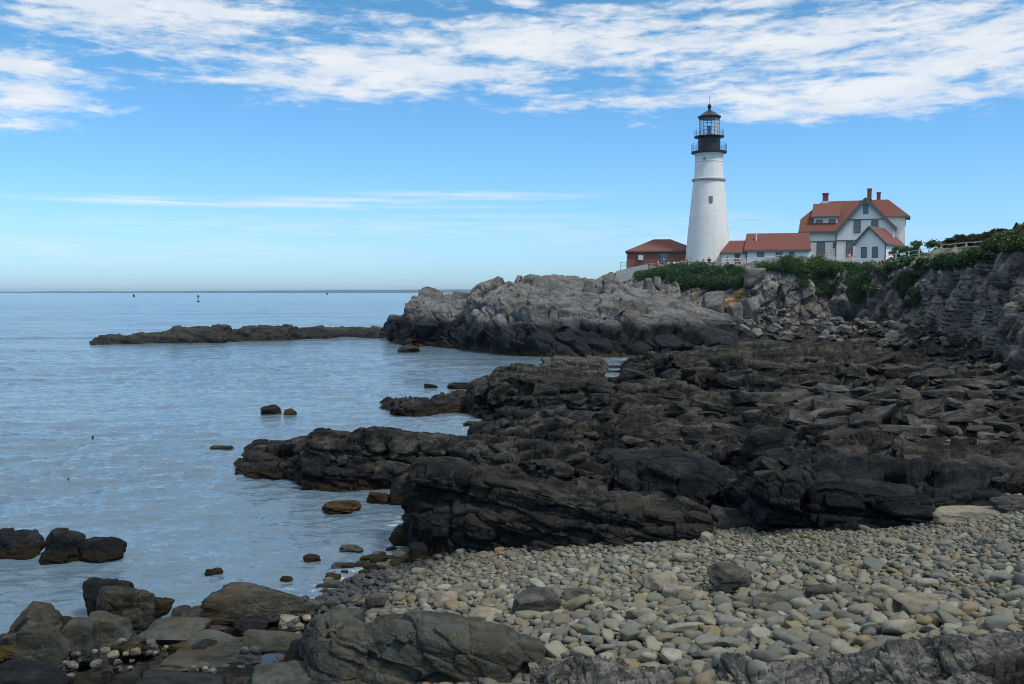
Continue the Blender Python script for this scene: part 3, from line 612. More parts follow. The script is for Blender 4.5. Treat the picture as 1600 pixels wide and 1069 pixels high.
hillo = ledge('hill', 'grassy slope above the right cliff', 'slope',
      [(1362, 418, 424, 104, 6), (1400, 408, 414, 102, 6), (1440, 401, 409, 100, 6), (1475, 396, 406, 92, 6), (1520, 391, 404, 80, 6), (1545, 381, 402, 70, 7), (1565, 366, 400, 64, 8), (1600, 358, 398, 56, 8), (1660, 346, 396, 48, 8), (1760, 330, 390, 40, 8)],
      M['turf'], mode='D', back=30, flat=1.0, prof=((0, 0), (.4, .5), (1, 1)), nu=260, nv=90, seed=75, specs=(((3, 3, 3), .3, 0, .5),), keep='hill', kind='structure')
ledge('hill', 'dry brownish slope rising behind the timber fence', 'slope',
      [(1450, 394, 402, 112, 5), (1470, 388, 402, 112, 6), (1490, 383, 400, 110, 6), (1515, 380, 400, 106, 6), (1545, 376, 398, 100, 6), (1575, 371, 396, 92, 6), (1620, 366, 394, 84, 6)],
      M['drygrass'], mode='D', back=12, flat=.1, prof=((0, 0), (.5, .6), (1, 1)), nu=120, nv=50, seed=76, specs=(((2, 2, 2), .25, 0, .5),), keep='hill2', kind='structure')
build_sea()
# headland ground that carries the buildings
gxs = np.linspace(0, 1, 50); PG = []
for a in np.linspace(0, 1, 60):
    for bq in gxs:
        yy = 126 + bq * 61; u0 = 1000 - bq * 20; u1 = 1640 - bq * 60
        px = u0 + (u1 - u0) * a; PG.append(((px - 800) / F * yy, yy, np.interp(yy, [126, 136, 140, 148, 187], [7.7, 8.4, 8.7, 9.7, 9.9])))
PG = np.array(PG); PG[:, 2] -= np.repeat(np.clip(.08 - np.linspace(0, 1, 60), 0, 1) * 30, 50); PG[:, 2] += .08 * fbm(PG / 3, 3, 5)
link = link_mesh('terrain', PG, gridfaces(60, 50), M['turf'], origin=(30, 140, 0)); tag(link, 'turf ground of the headland around the lighthouse buildings', 'ground', kind='structure')

# ---------------------------------------------------------------- single rocks in the water and on the shore
WR = [  # label, x0, x1, top, base, material, z, depth ratio
 ('dark pyramid shaped rock in the water before the left end of the headland', 619, 655, 541, 551, 'reef', 0, .8),
 ('small dark flat rock in the water left of the middle ledge', 661, 684, 599, 606, 'ledge', 0, .7),
 ('dark flat rock with a pointed right end, in the water beside the middle ledge', 698, 739, 597, 608, 'ledge', 0, .6),
 ('round brown rock alone in the open bay, larger of the two there', 404, 436, 632, 648, 'ledge', 0, .9),
 ('small brown weedy rock beside the round rock in the open bay', 441, 462, 638, 649, 'weed', 0, .8),
 ('thin strip of brown weed covered rock awash left of the long ledge', 325, 362, 696, 702, 'weed', 0, .6),
 ('low brown rock awash in the inner water, nearest the flat dark ledge', 722, 758, 658, 668, 'ledge', 0, .7),
 ('thin brown weedy rock awash in the inner water', 655, 690, 680, 686, 'weed', 0, .6),
 ('flat brown weedy rock standing clear in the water below the long ledge tip', 497, 562, 782, 802, 'weed', 0, .8),
 ('round yellow brown weedy rock by the left end of the front ledge', 570, 610, 767, 788, 'weed', 0, .9),
 ('black rounded rock between the yellow weedy rock and the front ledge', 607, 644, 742, 790, 'ledge', 0, .9),
 ('upright black rock in the water at the foot of the front ledge', 606, 643, 816, 856, 'black', 0, .8),
 ('small wet black rock at the corner where shingle, water and front ledge meet', 634, 670, 845, 884, 'black', .03, .8),
 ('black rock at the left edge of the photo, in the water', -20, 56, 820, 876, 'black', 0, .8),
 ('tallest black rock of the trio in the water at the left edge', 52, 124, 823, 882, 'black', 0, .8),
 ('brownish black rock at the right of the trio in the water', 112, 189, 837, 880, 'ledge', 0, .7),
 ('low grey rock awash off the shingle', 528, 568, 851, 863, 'greyb', 0, .7),
 ('dark low rock awash off the shingle, left of a pair', 560, 590, 866, 880, 'black', 0, .8),
 ('dark pointed rock awash off the shingle, right of a pair', 576, 606, 868, 883, 'ledge', 0, .8),
 ('small brown rock awash left of the shingle point', 470, 500, 865, 879, 'ledge', 0, .7),
 ('small dark rock breaking the surface in the near bay', 318, 346, 887, 899, 'black', 0, .7),
 ('tiny dark rock breaking the surface right of another in the near bay', 436, 456, 899, 908, 'black', 0, .7),
]
for i, (lb, x0, x1, tp, bs, mt, z, dp) in enumerate(WR):
    boulder('water_rock', lb, 'rock', x0, x1, tp, bs, M[mt], z=z, dep=dp, seed=i, e=3.2, lay=.2, sink=.5, level=4 if x1 - x0 < 50 else 5)
k = 0
while k < 46:
    x = random.uniform(500, 690); y = random.uniform(835, 935)
    if y < 935 - (x - 490) * .42 + 12 and y > 900 - (x - 500) * .42:
        s = random.choice([8, 10, 13, 18, 26]); k += 1
        boulder('wet_stone', 'small wet dark stone awash at the water edge of the shingle', 'stone', x - s / 2, x + s / 2, y - s * .4, y, M[random.choice(['black', 'ledge', 'greyb'])], z=.0, dep=.9, seed=1500 + k, e=3, cuts=4, lay=.08, level=3, sink=.6, group='wet stones awash at the shingle edge')
boulder('boulder', 'big blue black boulder perched among the middle ledges', 'boulder', 1166, 1258, 662, 716, M['black'], z=1.05, dep=.8, seed=61, e=3.2, lay=.1)
boulder('boulder', 'dark boulder half out of the picture at the right edge', 'boulder', 1588, 1640, 684, 722, M['black'], z=1.5, dep=.8, seed=62, e=2.8)
boulder('boulder', 'dark squat boulder right behind the black outcrop', 'boulder', 1532, 1583, 722, 752, M['black'], z=1.85, dep=.8, seed=63, e=3)
boulder('boulder', 'smooth tan boulder under the right end of the black outcrop', 'boulder', 1470, 1592, 790, 826, M['tan'], z=1.55, dep=.6, seed=64, e=2.6, lay=.06)
boulder('boulder', 'small tan boulder split in two under the black outcrop', 'boulder', 1377, 1440, 798, 822, M['tan'], z=1.35, dep=.6, seed=65, e=3, lay=.12)
boulder('boulder', 'brown flat boulder at the right edge above the shingle', 'boulder', 1560, 1625, 772, 806, M['greyb'], z=1.75, dep=.7, seed=66, e=3)
boulder('boulder', 'triangular dark grey boulder lying on the shingle', 'boulder', 798, 878, 916, 982, M['greyb'], z=.55, dep=.7, seed=71, e=2.6, cuts=7, lay=.05, rot=20, lean=14)
boulder('boulder', 'rough brown boulder just right of the triangular one', 'boulder', 872, 936, 918, 955, M['greyb'], z=.65, dep=.8, seed=72, e=3.4, cuts=5)
boulder('boulder', 'dark round boulder with a hollow top, on the middle of the shingle', 'boulder', 1111, 1182, 879, 929, M['greyb'], z=1.08, dep=.8, seed=73, e=2.8, cuts=5, lay=.12, lean=-12)
for i, (lb, x0, x1, tp, bs, z) in enumerate([('reddish square topped block below the front ledge', 1052, 1092, 862, 885, .92), ('long dark grey block on the shingle', 1178, 1236, 927, 957, 1.15), ('large smooth tan slab lying on the shingle', 1405, 1505, 926, 962, 1.5),
    ('tan boulder with a smooth top beside the crusted rock', 1412, 1470, 970, 994, 1.5), ('striped brown boulder near the crusted rock', 1352, 1394, 976, 1004, 1.4), ('yellowish block left of the round boulder', 1006, 1064, 895, 924, .95),
    ('sharp edged tan block left of the dark round boulder', 1036, 1090, 910, 940, .95), ('square grey block right of the long dark block', 1262, 1306, 912, 938, 1.25), ('squat grey block near the large tan slab', 1366, 1412, 912, 940, 1.45), ('grey layered boulder at the right of the upper shingle', 1448, 1510, 856, 874, 1.55),
    ('brown round boulder at the left of the shingle', 568, 606, 925, 948, .3), ('grey brown boulder on the left shingle beside the slab', 676, 716, 923, 950, .4), ('dark brown boulder above the long slab', 730, 788, 950, 978, .5)]):
    boulder('boulder', lb, 'boulder', x0, x1, tp, bs, M['tan' if i % 3 != 1 else 'greyb'], z=z, dep=.75, seed=80 + i, e=4, cuts=5, lay=.05, level=4)

# foreground left rocks
FR_ = [('dark upright block leaning behind the brown slab, at the near water edge', 126, 192, 900, 966, 'black', 0, .7, 4),
 ('brown grey slab leaning on the dark upright block', 146, 209, 914, 972, 'mossy', .02, .6, 6),
 ('dark weedy block right of the leaning brown slab', 204, 238, 920, 966, 'mossy', .02, .9, 4),
 ('small dark wedge at the right end of the leaning blocks', 226, 262, 934, 962, 'black', 0, .9, 3),
 ('big square mossy block at the water edge, left of the shingle', 310, 482, 914, 982, 'mossy', .05, .5, 8),
 ('rough dark rock at the far left of the near shore', 2, 80, 942, 1010, 'mossy', .03, .8, 4),
 ('large dark square block with a flat top in the lower left', 12, 96, 968, 1062, 'slab', .1, .7, 9),
 ('dark block joined to the right of the large square one', 80, 140, 962, 1040, 'slab', .1, .8, 8),
 ('squared grey green block with a flat top right of the large square one', 118, 192, 958, 1024, 'slab', .12, .8, 9),
 ('rounded dark rock behind the flat slabs', 186, 222, 948, 992, 'mossy', .08, .9, 4),
 ('flat grey slab nearest the water', 205, 300, 972, 1012, 'slab', .1, 1.0, 6),
 ('dark narrow block between two flat slabs', 286, 372, 988, 1012, 'slab', .12, .6, 7),
 ('flat grey slab left of the long foreground slab', 364, 470, 978, 1034, 'slab', .12, .9, 7),
 ('low flat slab in the middle of the lower left rocks', 275, 366, 1004, 1030, 'slab', .12, .9, 6),
 ('broad flat slab at the bottom among the lower left rocks', 255, 400, 1024, 1052, 'slab', .15, .9, 6),
 ('dark wedge block against the long foreground slab', 440, 520, 1000, 1064, 'black', .25, .8, 4),
 ('low grey slab at the bottom edge, left of the long slab', 380, 488, 1040, 1100, 'slab', .25, .8, 6),
 ('dark rough rock at the bottom left corner', -30, 90, 1030, 1110, 'black', .15, .8, 3.5),
 ('dark rough rock in the middle of the bottom edge', 190, 330, 1042, 1110, 'black', .2, .8, 3.5),
 ('round pale stone wedged beside the flat slabs', 432, 462, 962, 982, 'tan', .12, .9, 2.6),
 ('tilted grey block at the left end of the long foreground slab', 480, 560, 948, 1050, 'slab', .3, .7, 6)]
for i, (lb, x0, x1, tp, bs, mt, z, dp, e) in enumerate(FR_):
    boulder('rock', lb, 'rock', x0 - (x1 - x0) * .07, x1 + (x1 - x0) * .07, tp, bs + 4, M[mt], z=z, dep=dp, seed=240 + i, e=max(e * 1.6, 8), cuts=4, lay=.13, rough=.03, lean=random.uniform(2, 9))
for j in range(34):
    x = random.uniform(0, 480); y = random.uniform(985, 1066); s = random.uniform(30, 62)
    boulder('weedy_stone', 'dark weed covered stone filling a gap between the lower left rocks', 'stone', x - s / 2, x + s / 2, y - s * .5, y, M[random.choice(['black', 'mossy', 'black', 'weed'])], z=.1 + .0002 * x, dep=.9, seed=700 + j, e=3, cuts=4, lay=.28, level=4, group='weedy stones between the lower left rocks')
k = 0
for (cx, cy, n, sx, sy) in [(150, 1030, 20, 60, 22), (245, 1018, 7, 18, 8), (330, 1045, 6, 60, 14), (90, 1050, 8, 30, 12), (420, 1030, 4, 40, 10), (470, 985, 7, 14, 14)]:
    for j in range(n):
        x = cx + sx * (2 * random.random() - 1); y = cy + sy * (2 * random.random() - 1); s = random.uniform(8, 20)
        boulder('stone', 'small pale broken stone lodged between the lower left rocks', 'stone', x - s / 2, x + s / 2, y - s * .75, y, M['crust' if random.random() < .6 else 'tan'], z=.18 + .25 * random.random(), dep=.9, seed=300 + k, e=3, cuts=5, lay=.1, level=3, group='stones between the lower left rocks'); k += 1
ledge('rock_slab', 'long grey green jointed slab lying across the bottom of the photo', 'rock slab',
      [(478, 1051, 1085, .25), (486, 996, 1085, .25), (498, 973, 1085, .27), (540, 961, 1085, .3), (560, 973, 1085, .3), (574, 979, 1085, .32), (600, 969, 1085, .34), (640, 969, 1085, .36), (700, 975, 1085, .42), (760, 987, 1088, .46), (810, 997, 1090, .5), (845, 1009, 1088, .55), (862, 1031, 1085, .58), (872, 1073, 1085, .6)],
      M['slab'], fr=.45, back=.55, nu=520, nv=260, seed=91, prof=((0, 0), (.1, .45), (.22, .86), (.4, .96), (1, 1)), specs=(((1.1, 1.3, .9), .2, .025, 1.1), ((.5, .5, .2), .075, .012, .9), ((.16, .14, .05), .014, .004, .8)), dip=(10, 12, 12), fine=.008, fsc=.12)
ledge('rock_slab', 'smooth sloping slab at the right end of the long jointed slab', 'rock slab',
      [(836, 1024, 1070, .6), (850, 1002, 1074, .6), (890, 1006, 1078, .62), (935, 1018, 1080, .65), (975, 1032, 1080, .68), (1010, 1048, 1078, .7), (1035, 1064, 1076, .72)],
      M['slab'], fr=1.0, back=.7, nu=240, nv=110, seed=93, specs=(((.9, .8, .5), .08, .03, .8), ((.3, .2, .15), .03, .015, .8)), fine=.01, fsc=.12)
ledge('rock_slab', 'pale knobbly crusted rock at the bottom edge beside the long slab', 'rock slab',
      [(830, 1066, 1110, .95), (850, 1054, 1112, .95), (880, 1048, 1114, .97), (905, 1040, 1116, 1.0), (935, 1040, 1116, 1.0), (965, 1050, 1116, 1.0), (1000, 1058, 1116, 1.05), (1050, 1064, 1116, 1.1)],
      M['crust'], fr=.5, back=.6, nu=260, nv=130, seed=95, specs=(((.3, .25, .2), .09, .03, .9), ((.1, .09, .07), .04, .015, .9)), fine=.018, fsc=.07)
ledge('rock_slab', 'pale rough crusted bedrock along the bottom right edge', 'rock slab',
      [(1020, 1088, 1106, 1.15), (1060, 1074, 1110, 1.2), (1120, 1068, 1112, 1.25), (1160, 1054, 1112, 1.3), (1250, 1042, 1112, 1.4), (1350, 1030, 1112, 1.5), (1440, 1020, 1110, 1.6), (1470, 1010, 1110, 1.62), (1530, 1004, 1108, 1.68), (1600, 1004, 1106, 1.75), (1700, 999, 1104, 1.85)],
      M['crust'], fr=.8, back=.45, nu=620, nv=240, seed=97, specs=(((.8, .7, .2), .10, .04, .9), ((.3, .25, .06), .03, .015, .9), ((.08, .07, .03), .012, .006, .8)), dip=(4, 4, 6), fine=.02, fsc=.1, prof=((0, 0), (.15, .35), (.4, .55), (.5, .8), (1, 1)))
# tide pools
def pool(px, py, z, rx, ry, lb):
    c = atZ(px, py, z); n = 18
    V = [(c[0] + rx * math.cos(a) * (1 + .25 * math.sin(3 * a + px)), c[1] + ry * math.sin(a) * (1 + .2 * math.cos(2 * a)), z) for a in np.linspace(0, 2 * PI, n, endpoint=False)]
    m = bpy.data.materials.get('pool water') or plain('pool water', (.03, .04, .045), .03, .1)
    tag(link_mesh('tide_pool', np.array(V), [list(range(n))], m, origin=c), lb, 'tide pool', kind='structure')
pool(975, 573, .32, 1.6, 1.3, 'small bright tide pool below the headland'); pool(1014, 797, 1.28, .2, .32, 'small bright puddle in the front ledge')
pool(424, 1029, .36, .2, .2, 'small puddle among the lower left slabs')

# ---------------------------------------------------------------- rubble below the cliffs and slabs on the platform
VAR = {}
def variants(key, mat, n, e, cuts, lay, level, flat):
    out = []
    for k in range(n):
        rng = np.random.default_rng(900 + k + len(key) * 31)
        P, Fc = stone(level, rng, e, cuts, .1, .06, lay); P = P / (P.max(0) - P.min(0)); P = P - (P.max(0) + P.min(0)) / 2
        me = bpy.data.meshes.new(key); me.from_pydata([tuple(v) for v in P * np.array([1, .8, flat])], [], [tuple(map(int, f)) for f in Fc]); me.materials.append(mat); out.append(me)
    VAR[key] = out
variants('rubble', M['rubble'], 10, 6, 4, .1, 3, .62); variants('dark_rubble', M['drubble'], 14, 7, 8, .05, 4, .42)
def put(name, key, P, s, rz, tilt, label, cat, group):
    o = bpy.data.objects.new(name, random.choice(VAR[key])); COL.objects.link(o)
    o.location = tuple(P); o.scale = (s * random.uniform(.8, 1.25), s * random.uniform(.8, 1.2), s * random.uniform(.8, 1.2)); o.rotation_euler = (tilt[0], tilt[1], rz)
    return tag(o, label, cat, group)
def anyhit(px, py):
    best = None
    for k in ('shore', 'cliff', 'rcliff', 'headland'):
        h = hit(k, px, py)
        if h is not None and (best is None or h[1] < best[1]): best = h
    return best
def in_poly(px, py, P):
    r = False; n = len(P)
    for i in range(n):
        x1, y1 = P[i]; x2, y2 = P[i - 1]
        if (y1 > py) != (y2 > py) and px < (x2 - x1) * (py - y1) / (y2 - y1) + x1: r = not r
    return r
def scatter(poly, n, fn):
    xs = [p[0] for p in poly]; ys = [p[1] for p in poly]; c = 0
    while c < n:
        x = random.uniform(min(xs), max(xs)); y = random.uniform(min(ys), max(ys))
        if in_poly(x, y, poly): fn(x, y); c += 1
def f1(x, y):
    h = anyhit(x, y)
    if h is None or h[1] > 125: return
    s = h[1] / F * random.choice([7, 9, 11, 13, 18])
    put('boulder', 'rubble' if y < 520 or random.random() < .25 else 'dark_rubble', h + np.array([0, 0, s * .1]), s * (1 if y < 520 else 1.2), random.uniform(0, 6.3), (random.uniform(-.5, .5), random.uniform(-.5, .5)), 'fallen rock in the rubble heap below the cliffs', 'fallen rock', 'rubble below the cliffs')
scatter([(1160, 474), (1200, 472), (1250, 500), (1345, 494), (1400, 504), (1480, 526), (1540, 560), (1600, 580), (1600, 612), (1480, 560), (1340, 540), (1200, 532), (1140, 512), (1150, 480), (1190, 484)], 230, f1)
def f2(x, y):
    h = hit('shore', x, y)
    if h is None or h[1] > 80: return
    s = h[1] / F * random.choice([16, 22, 30, 40, 60]); s = min(s, 1.6)
    put('slab_stone', 'dark_rubble', h + np.array([0, 0, s * .06]), s, random.uniform(-.45, .05) + random.choice([0, PI]), (random.uniform(-.15, .3), random.uniform(-.05, .3)), 'loose dark slab lying on the rock platform', 'loose slab', 'loose slabs on the rock platform')
scatter([(1180, 600), (1400, 560), (1600, 600), (1600, 720), (1480, 700), (1330, 690), (1180, 660)], 190, f2)
def f3(x, y):
    h = hit('shore', x, y)
    if h is None: return
    s = h[1] / F * random.uniform(24, 62)
    put('slab_stone', 'dark_rubble', h + np.array([0, 0, s * .08]), s, random.uniform(-.5, .5), (random.uniform(-.2, .2), random.uniform(-.25, .15)), 'flat broken block between the front ledge and the black outcrop', 'block', 'blocks between the front ledge and the black outcrop')
scatter([(1020, 770), (1150, 770), (1160, 830), (1112, 836), (1105, 790)], 22, f3)
def dryhit(px, py):
    best = None
    for k in BVH:
        h = hit(k, px, py)
        if h is not None and (best is None or h[1] < best[1]): best = h
    return best
variants('platform_rock', M['ledge'], 14, 6, 7, .07, 4, .6)
def f4(x, y):
    h = dryhit(x, y)
    if h is None or h[1] > 85 or h[2] < .2: return
    s = h[1] / F * random.choice([12, 16, 20, 26, 36])
    put('platform_rock', 'platform_rock', h + np.array([0, 0, s * .08]), s, random.uniform(-.5, .1) + random.choice([0, PI]), (random.uniform(-.3, .3), random.uniform(-.3, .3)), 'dark angular rock broken off the ledges of the shore', 'rock', 'broken rocks on the ledges')
scatter([(800, 610), (1000, 575), (1300, 560), (1600, 610), (1600, 740), (1450, 700), (1160, 760), (1000, 770), (800, 720), (700, 700)], 90, f4)
BIG = [('large upright pale block leaning on the headland beside the ochre soil', 1100, 1136, 455, 494, 102), ('pale triangular block standing in the rubble', 1138, 1162, 472, 500, 100), ('square grey block under the ochre soil', 1160, 1188, 466, 500, 102), ('dark blue upright slab under the shrubs', 1004, 1020, 434, 460, 110), ('grey squared block beside the dark slab under the shrubs', 1021, 1034, 432, 450, 110), ('rounded grey boulder at the cliff top among the shrubs', 1164, 1200, 418, 444, 107)]
for i, (lb, x0, x1, tp, bs, D) in enumerate(BIG):
    boulder('boulder', lb, 'boulder', x0, x1, tp, bs, M['rubble' if i != 3 else 'cliff'], Y=D, dep=.8, seed=400 + i, e=6, cuts=5, lay=.05, level=4)
sp = [hit('cliff', x, y) for x, y in ((1150, 462), (1165, 458), (1178, 452), (1140, 468), (1185, 448), (1158, 452))]
for i, h in enumerate([s for s in sp if s is not None][:1]):
    ledge('soil', 'patch of bare ochre soil in the cliff below the shrubs', 'soil', [(1128, 470, 474, h[1] - .6), (1140, 462, 478, h[1] - .9), (1160, 452, 478, h[1] - .9), (1178, 444, 470, h[1] - .6), (1190, 445, 455, h[1])], M['soil'], mode='D', fr=1.2, back=2, nu=80, nv=40, seed=99, specs=(((1, 1, .6), .3, .1, .8),), kind='structure', under=.3)
# ---------------------------------------------------------------- lighthouse
LD = 150.0
def zat(py, D=LD, px=1109): return float(atY(px, py, D)[2])
lc = atY(1106, 412, LD); L0 = np.array([lc[0], LD, zat(412)])
LH = tag(empty('lighthouse', L0), 'tall white conical lighthouse with black lantern room', 'lighthouse')
zz = lambda py: zat(py) - L0[2]
MB().lathe(L0, [(3.75, -2.2), (3.5, zz(409)), (2.92, zz(340)), (2.36, zz(284))], 72).build('tower', M['white'], LH, smooth=False)
MB().lathe(L0, [(2.36, zz(284)), (2.58, zz(282.8)), (2.62, zz(280.5)), (2.5, zz(279.6)), (2.22, zz(279))], 72).build('belt_course', M['stonebelt'], LH)
MB().lathe(L0, [(2.24, zz(279.4)), (2.13, zz(254.6)), (2.18, zz(254)), (2.18, zz(253)), (2.12, zz(252.4)), (2.16, zz(243)), (2.3, zz(241))], 72).build('upper_tower', M['white'], LH)
MB().lathe(L0, [(2.3, zz(241)), (2.72, zz(239.6)), (2.74, zz(237.6)), (2.70, zz(237.4))], 60).build('gallery_deck', M['iron'], LH)
MB().lathe(L0, [(1.74, zz(237.4)), (1.70, zz(216))], 48).build('watch_room', M['iron'], LH)
MB().lathe(L0, [(1.72, zz(216)), (2.3, zz(215)), (2.32, zz(213.6)), (1.7, zz(213.2))], 48).build('lantern_deck', M['iron'], LH)
def ringrail(name, r, z0, z1, n, rails, w, mat):
    m = MB()
    for i in range(n):
        a = 2 * PI * i / n; q = L0 + np.array([r * math.cos(a), r * math.sin(a), 0]); m.bar(q + [0, 0, z0], q + [0, 0, z1], w)
    for k in range(rails):
        z = z0 + (z1 - z0) * (k + 1) / rails; N = 48
        for i in range(N):
            a, b = 2 * PI * i / N, 2 * PI * (i + 1) / N
            m.bar(L0 + [r * math.cos(a), r * math.sin(a), z], L0 + [r * math.cos(b), r * math.sin(b), z], w * .7)
    return m.build(name, mat, LH)
ringrail('gallery_railing', 2.66, zz(237.5), zz(225.5), 22, 4, .035, M['iron'])
ringrail('lantern_railing', 2.24, zz(213.4), zz(203.5), 18, 3, .03, M['iron'])
lg = MB()
NG = 16
for i in range(NG):
    a0, a1 = 2 * PI * i / NG, 2 * PI * (i + 1) / NG
    if -.95 < ((a0 + PI / NG + PI / 2 + PI) % (2 * PI) - PI) < .25: pass
    lg.poly([L0 + [1.5 * math.cos(a0), 1.5 * math.sin(a0), zz(213)], L0 + [1.5 * math.cos(a1), 1.5 * math.sin(a1), zz(213)], L0 + [1.5 * math.cos(a1), 1.5 * math.sin(a1), zz(186)], L0 + [1.5 * math.cos(a0), 1.5 * math.sin(a0), zz(186)]])
lg.build('lantern_glass', M['clear'], LH)
fr = MB()
for i in range(NG):
    a = 2 * PI * i / NG; fr.bar(L0 + [1.55 * math.cos(a), 1.55 * math.sin(a), zz(213.4)], L0 + [1.55 * math.cos(a), 1.55 * math.sin(a), zz(184)],   .05)
    b = 2 * PI * (i + 1) / NG
    for py in (206, 200, 194.3, 188.5):
        fr.bar(L0 + [1.55 * math.cos(a), 1.55 * math.sin(a), zz(py)], L0 + [1.55 * math.cos(b), 1.55 * math.sin(b), zz(py)], .035)
fr.build('lantern_frame', M['iron'], LH)
bl = MB()
for i in range(NG):                       # white curtains drawn behind the panes on the right
    a0, a1 = 2 * PI * i / NG, 2 * PI * (i + 1) / NG; am = (a0 + a1) / 2
    if math.cos(am) > .25 and math.sin(am) < .6:
        bl.poly([L0 + [1.42 * math.cos(a0), 1.42 * math.sin(a0), zz(212.6)], L0 + [1.42 * math.cos(a1), 1.42 * math.sin(a1), zz(212.6)], L0 + [1.42 * math.cos(a1), 1.42 * math.sin(a1), zz(184.5)], L0 + [1.42 * math.cos(a0), 1.42 * math.sin(a0), zz(184.5)]])
bl.build('curtain', M['blind'], LH)
MB().lathe(L0, [(.42, zz(213)), (.34, zz(207)), (.18, zz(206)), (.3, zz(203)), (.36, zz(200.5)), (.3, zz(198)), (.12, zz(196.5))], 20).build('lamp', M['railgrey'], LH)
MB().lathe(L0, [(1.62, zz(186)), (1.66, zz(184.2)), (1.82, zz(183.6)), (1.82, zz(182.6)), (1.5, zz(180.6)), (.9, zz(176.4)), (.34, zz(173)), (.27, zz(172))], 48).build('roof', M['iron'], LH)
MB().lathe(L0, [(.2, zz(172.4)), (.18, zz(169.4)), (.26, zz(168.6)), (.31, zz(166.4)), (.26, zz(164)), (.1, zz(162.6)), (.03, zz(162.2))], 24).build('ventilator_ball', M['iron'], LH, smooth=True)
MB().bar(L0 + [0, 0, zz(162.6)], L0 + [0, 0, zz(150)], .035).build('lightning_rod', M['iron'], LH)
ang = math.atan2(-L0[1], -L0[0])          # towards the viewer
def on_tower(px, py, r):
    p = atY(px, py, LD - r); return p
rw = 2.6
wq = on_tower(1110.7, 312.6, rw); MB().box(wq + [0, .15, 0], (.56, .5, 1.24)).build('window_frame', M['concrete'], LH)
wn = MB().box(wq + [0, .12, 0], (.44, .5, 1.1)).build('window', M['glass'], LH)
vq = on_tower(1100.6, 247, 2.12); MB().hexa([vq + [-.14, .25, -.12], vq + [.14, .25, -.12], vq + [.14, -.02, -.12], vq + [-.14, -.02, -.12]], [vq + [-.03, .25, .14], vq + [.03, .25, .14], vq + [.03, -.02, .1], vq + [-.03, -.02, .1]]).build('vent', M['iron'], LH)

# ---------------------------------------------------------------- a frame for buildings: s along the front, q back from it, z up
class Frame:
    def __init__(s, px, D, th):
        s.o = atY(px, 400, D); s.o[2] = 0; a = math.radians(th)
        s.t = np.array([math.cos(a), -math.sin(a), 0]); s.b = np.array([math.sin(a), math.cos(a), 0]); s.ax = np.array([s.t, s.b, [0, 0, 1]])
    def P(s, a, q, z): return s.o + s.t * a + s.b * q + np.array([0, 0, z])
    def pix(s, px, py, q=0.0):
        """(s, z) on the plane q"""
        d = ray(px, py); c = np.array([0, 0, CZ]); k = ((s.o + s.b * q - c) @ s.b - 0) / (d @ s.b); h = c + d * k
        return (h - s.o) @ s.t, h[2]
def box_sq(f, m, s0, s1, q0, q1, z0, z1): m.box(f.P((s0 + s1) / 2, (q0 + q1) / 2, (z0 + z1) / 2), (abs(s1 - s0), abs(q1 - q0), abs(z1 - z0)), f.ax); return m
def window(f, par, x0, x1, y0, y1, q, mull=True, name='window', pane='glass'):
    s0, z1 = f.pix(x0, y0, q); s1, _ = f.pix(x1, y0, q); _, z0 = f.pix((x0 + x1) / 2, y1, q)
    fw = .09; m = MB()
    box_sq(f, m, s0, s0 + fw, q - .07, q + .03, z0, z1); box_sq(f, m, s1 - fw, s1, q - .07, q + .03, z0, z1)
    box_sq(f, m, s0 + fw, s1 - fw, q - .07, q + .03, z1 - fw, z1); box_sq(f, m, s0 + fw, s1 - fw, q - .09, q + .03, z0, z0 + fw)
    if mull:
        box_sq(f, m, s0 + fw, s1 - fw, q - .055, q + .03, (z0 + z1) / 2 - .03, (z0 + z1) / 2 + .03)
        box_sq(f, m, (s0 + s1) / 2 - .018, (s0 + s1) / 2 + .018, q - .045, q + .03, z0 + fw, z1 - fw)
    w = m.build(name, M['trim'], par)
    box_sq(f, MB(), s0 + fw * .8, s1 - fw * .8, q - .02, q + .028, z0 + fw * .8, z1 - fw * .8).build('pane', M[pane], w)
    return w
def slab_poly(m, pts, th):
    """a thick roof plane: pts on top, th straight down"""
    pts = [np.asarray(p, float) for p in pts]; m.hexa([p - [0, 0, th] for p in pts], pts)
def trimbar(m, p, q, w=.2): m.bar(p, q, w)

# ---------------------------------------------------------------- brick house on the left
fb = Frame(980, 152, 8)
s1, ze = fb.pix(1080, 391.5); _, zg = fb.pix(1000, 419); zb = zg - 2.2; dep = 8.0
sE0, _ = fb.pix(977.7, 391, -.2); sR0, zr = fb.pix(1021.5, 374, dep / 2); sR1, _ = fb.pix(1047.5, 374, dep / 2); sE1 = sR1 + (sR0 - sE0)
BH = tag(empty('brick_house', fb.P(0, 0, zb)), 'low red brick house with hipped red roof left of the lighthouse', 'house')
box_sq(fb, MB(), 0, sE1 - .3, 0, dep, zb, ze).build('wall', M['brick'], BH)
rb = MB(); E = [fb.P(sE0, -.3, ze), fb.P(sE1, -.3, ze), fb.P(sE1, dep + .3, ze), fb.P(sE0, dep + .3, ze)]; R0, R1 = fb.P(sR0, dep / 2, zr), fb.P(sR1, dep / 2, zr)
rb.poly([E[0], E[1], R1, R0]); rb.poly([E[1], E[2], R1]); rb.poly([E[2], E[3], R0, R1]); rb.poly([E[3], E[0], R0]); rb.poly([E[3], E[2], E[1], E[0]]); rb.build('roof', M['redroof'], BH)
mt = MB()
for a, b in ((0, 1), (1, 2), (3, 0)): trimbar(mt, E[a] - [0, 0, .12], E[b] - [0, 0, .12], .16)
mt.build('eave_trim', M['trim'], BH)
window(fb, BH, 998, 1007, 397, 409, 0); window(fb, BH, 1031, 1043, 396.5, 408, 0)
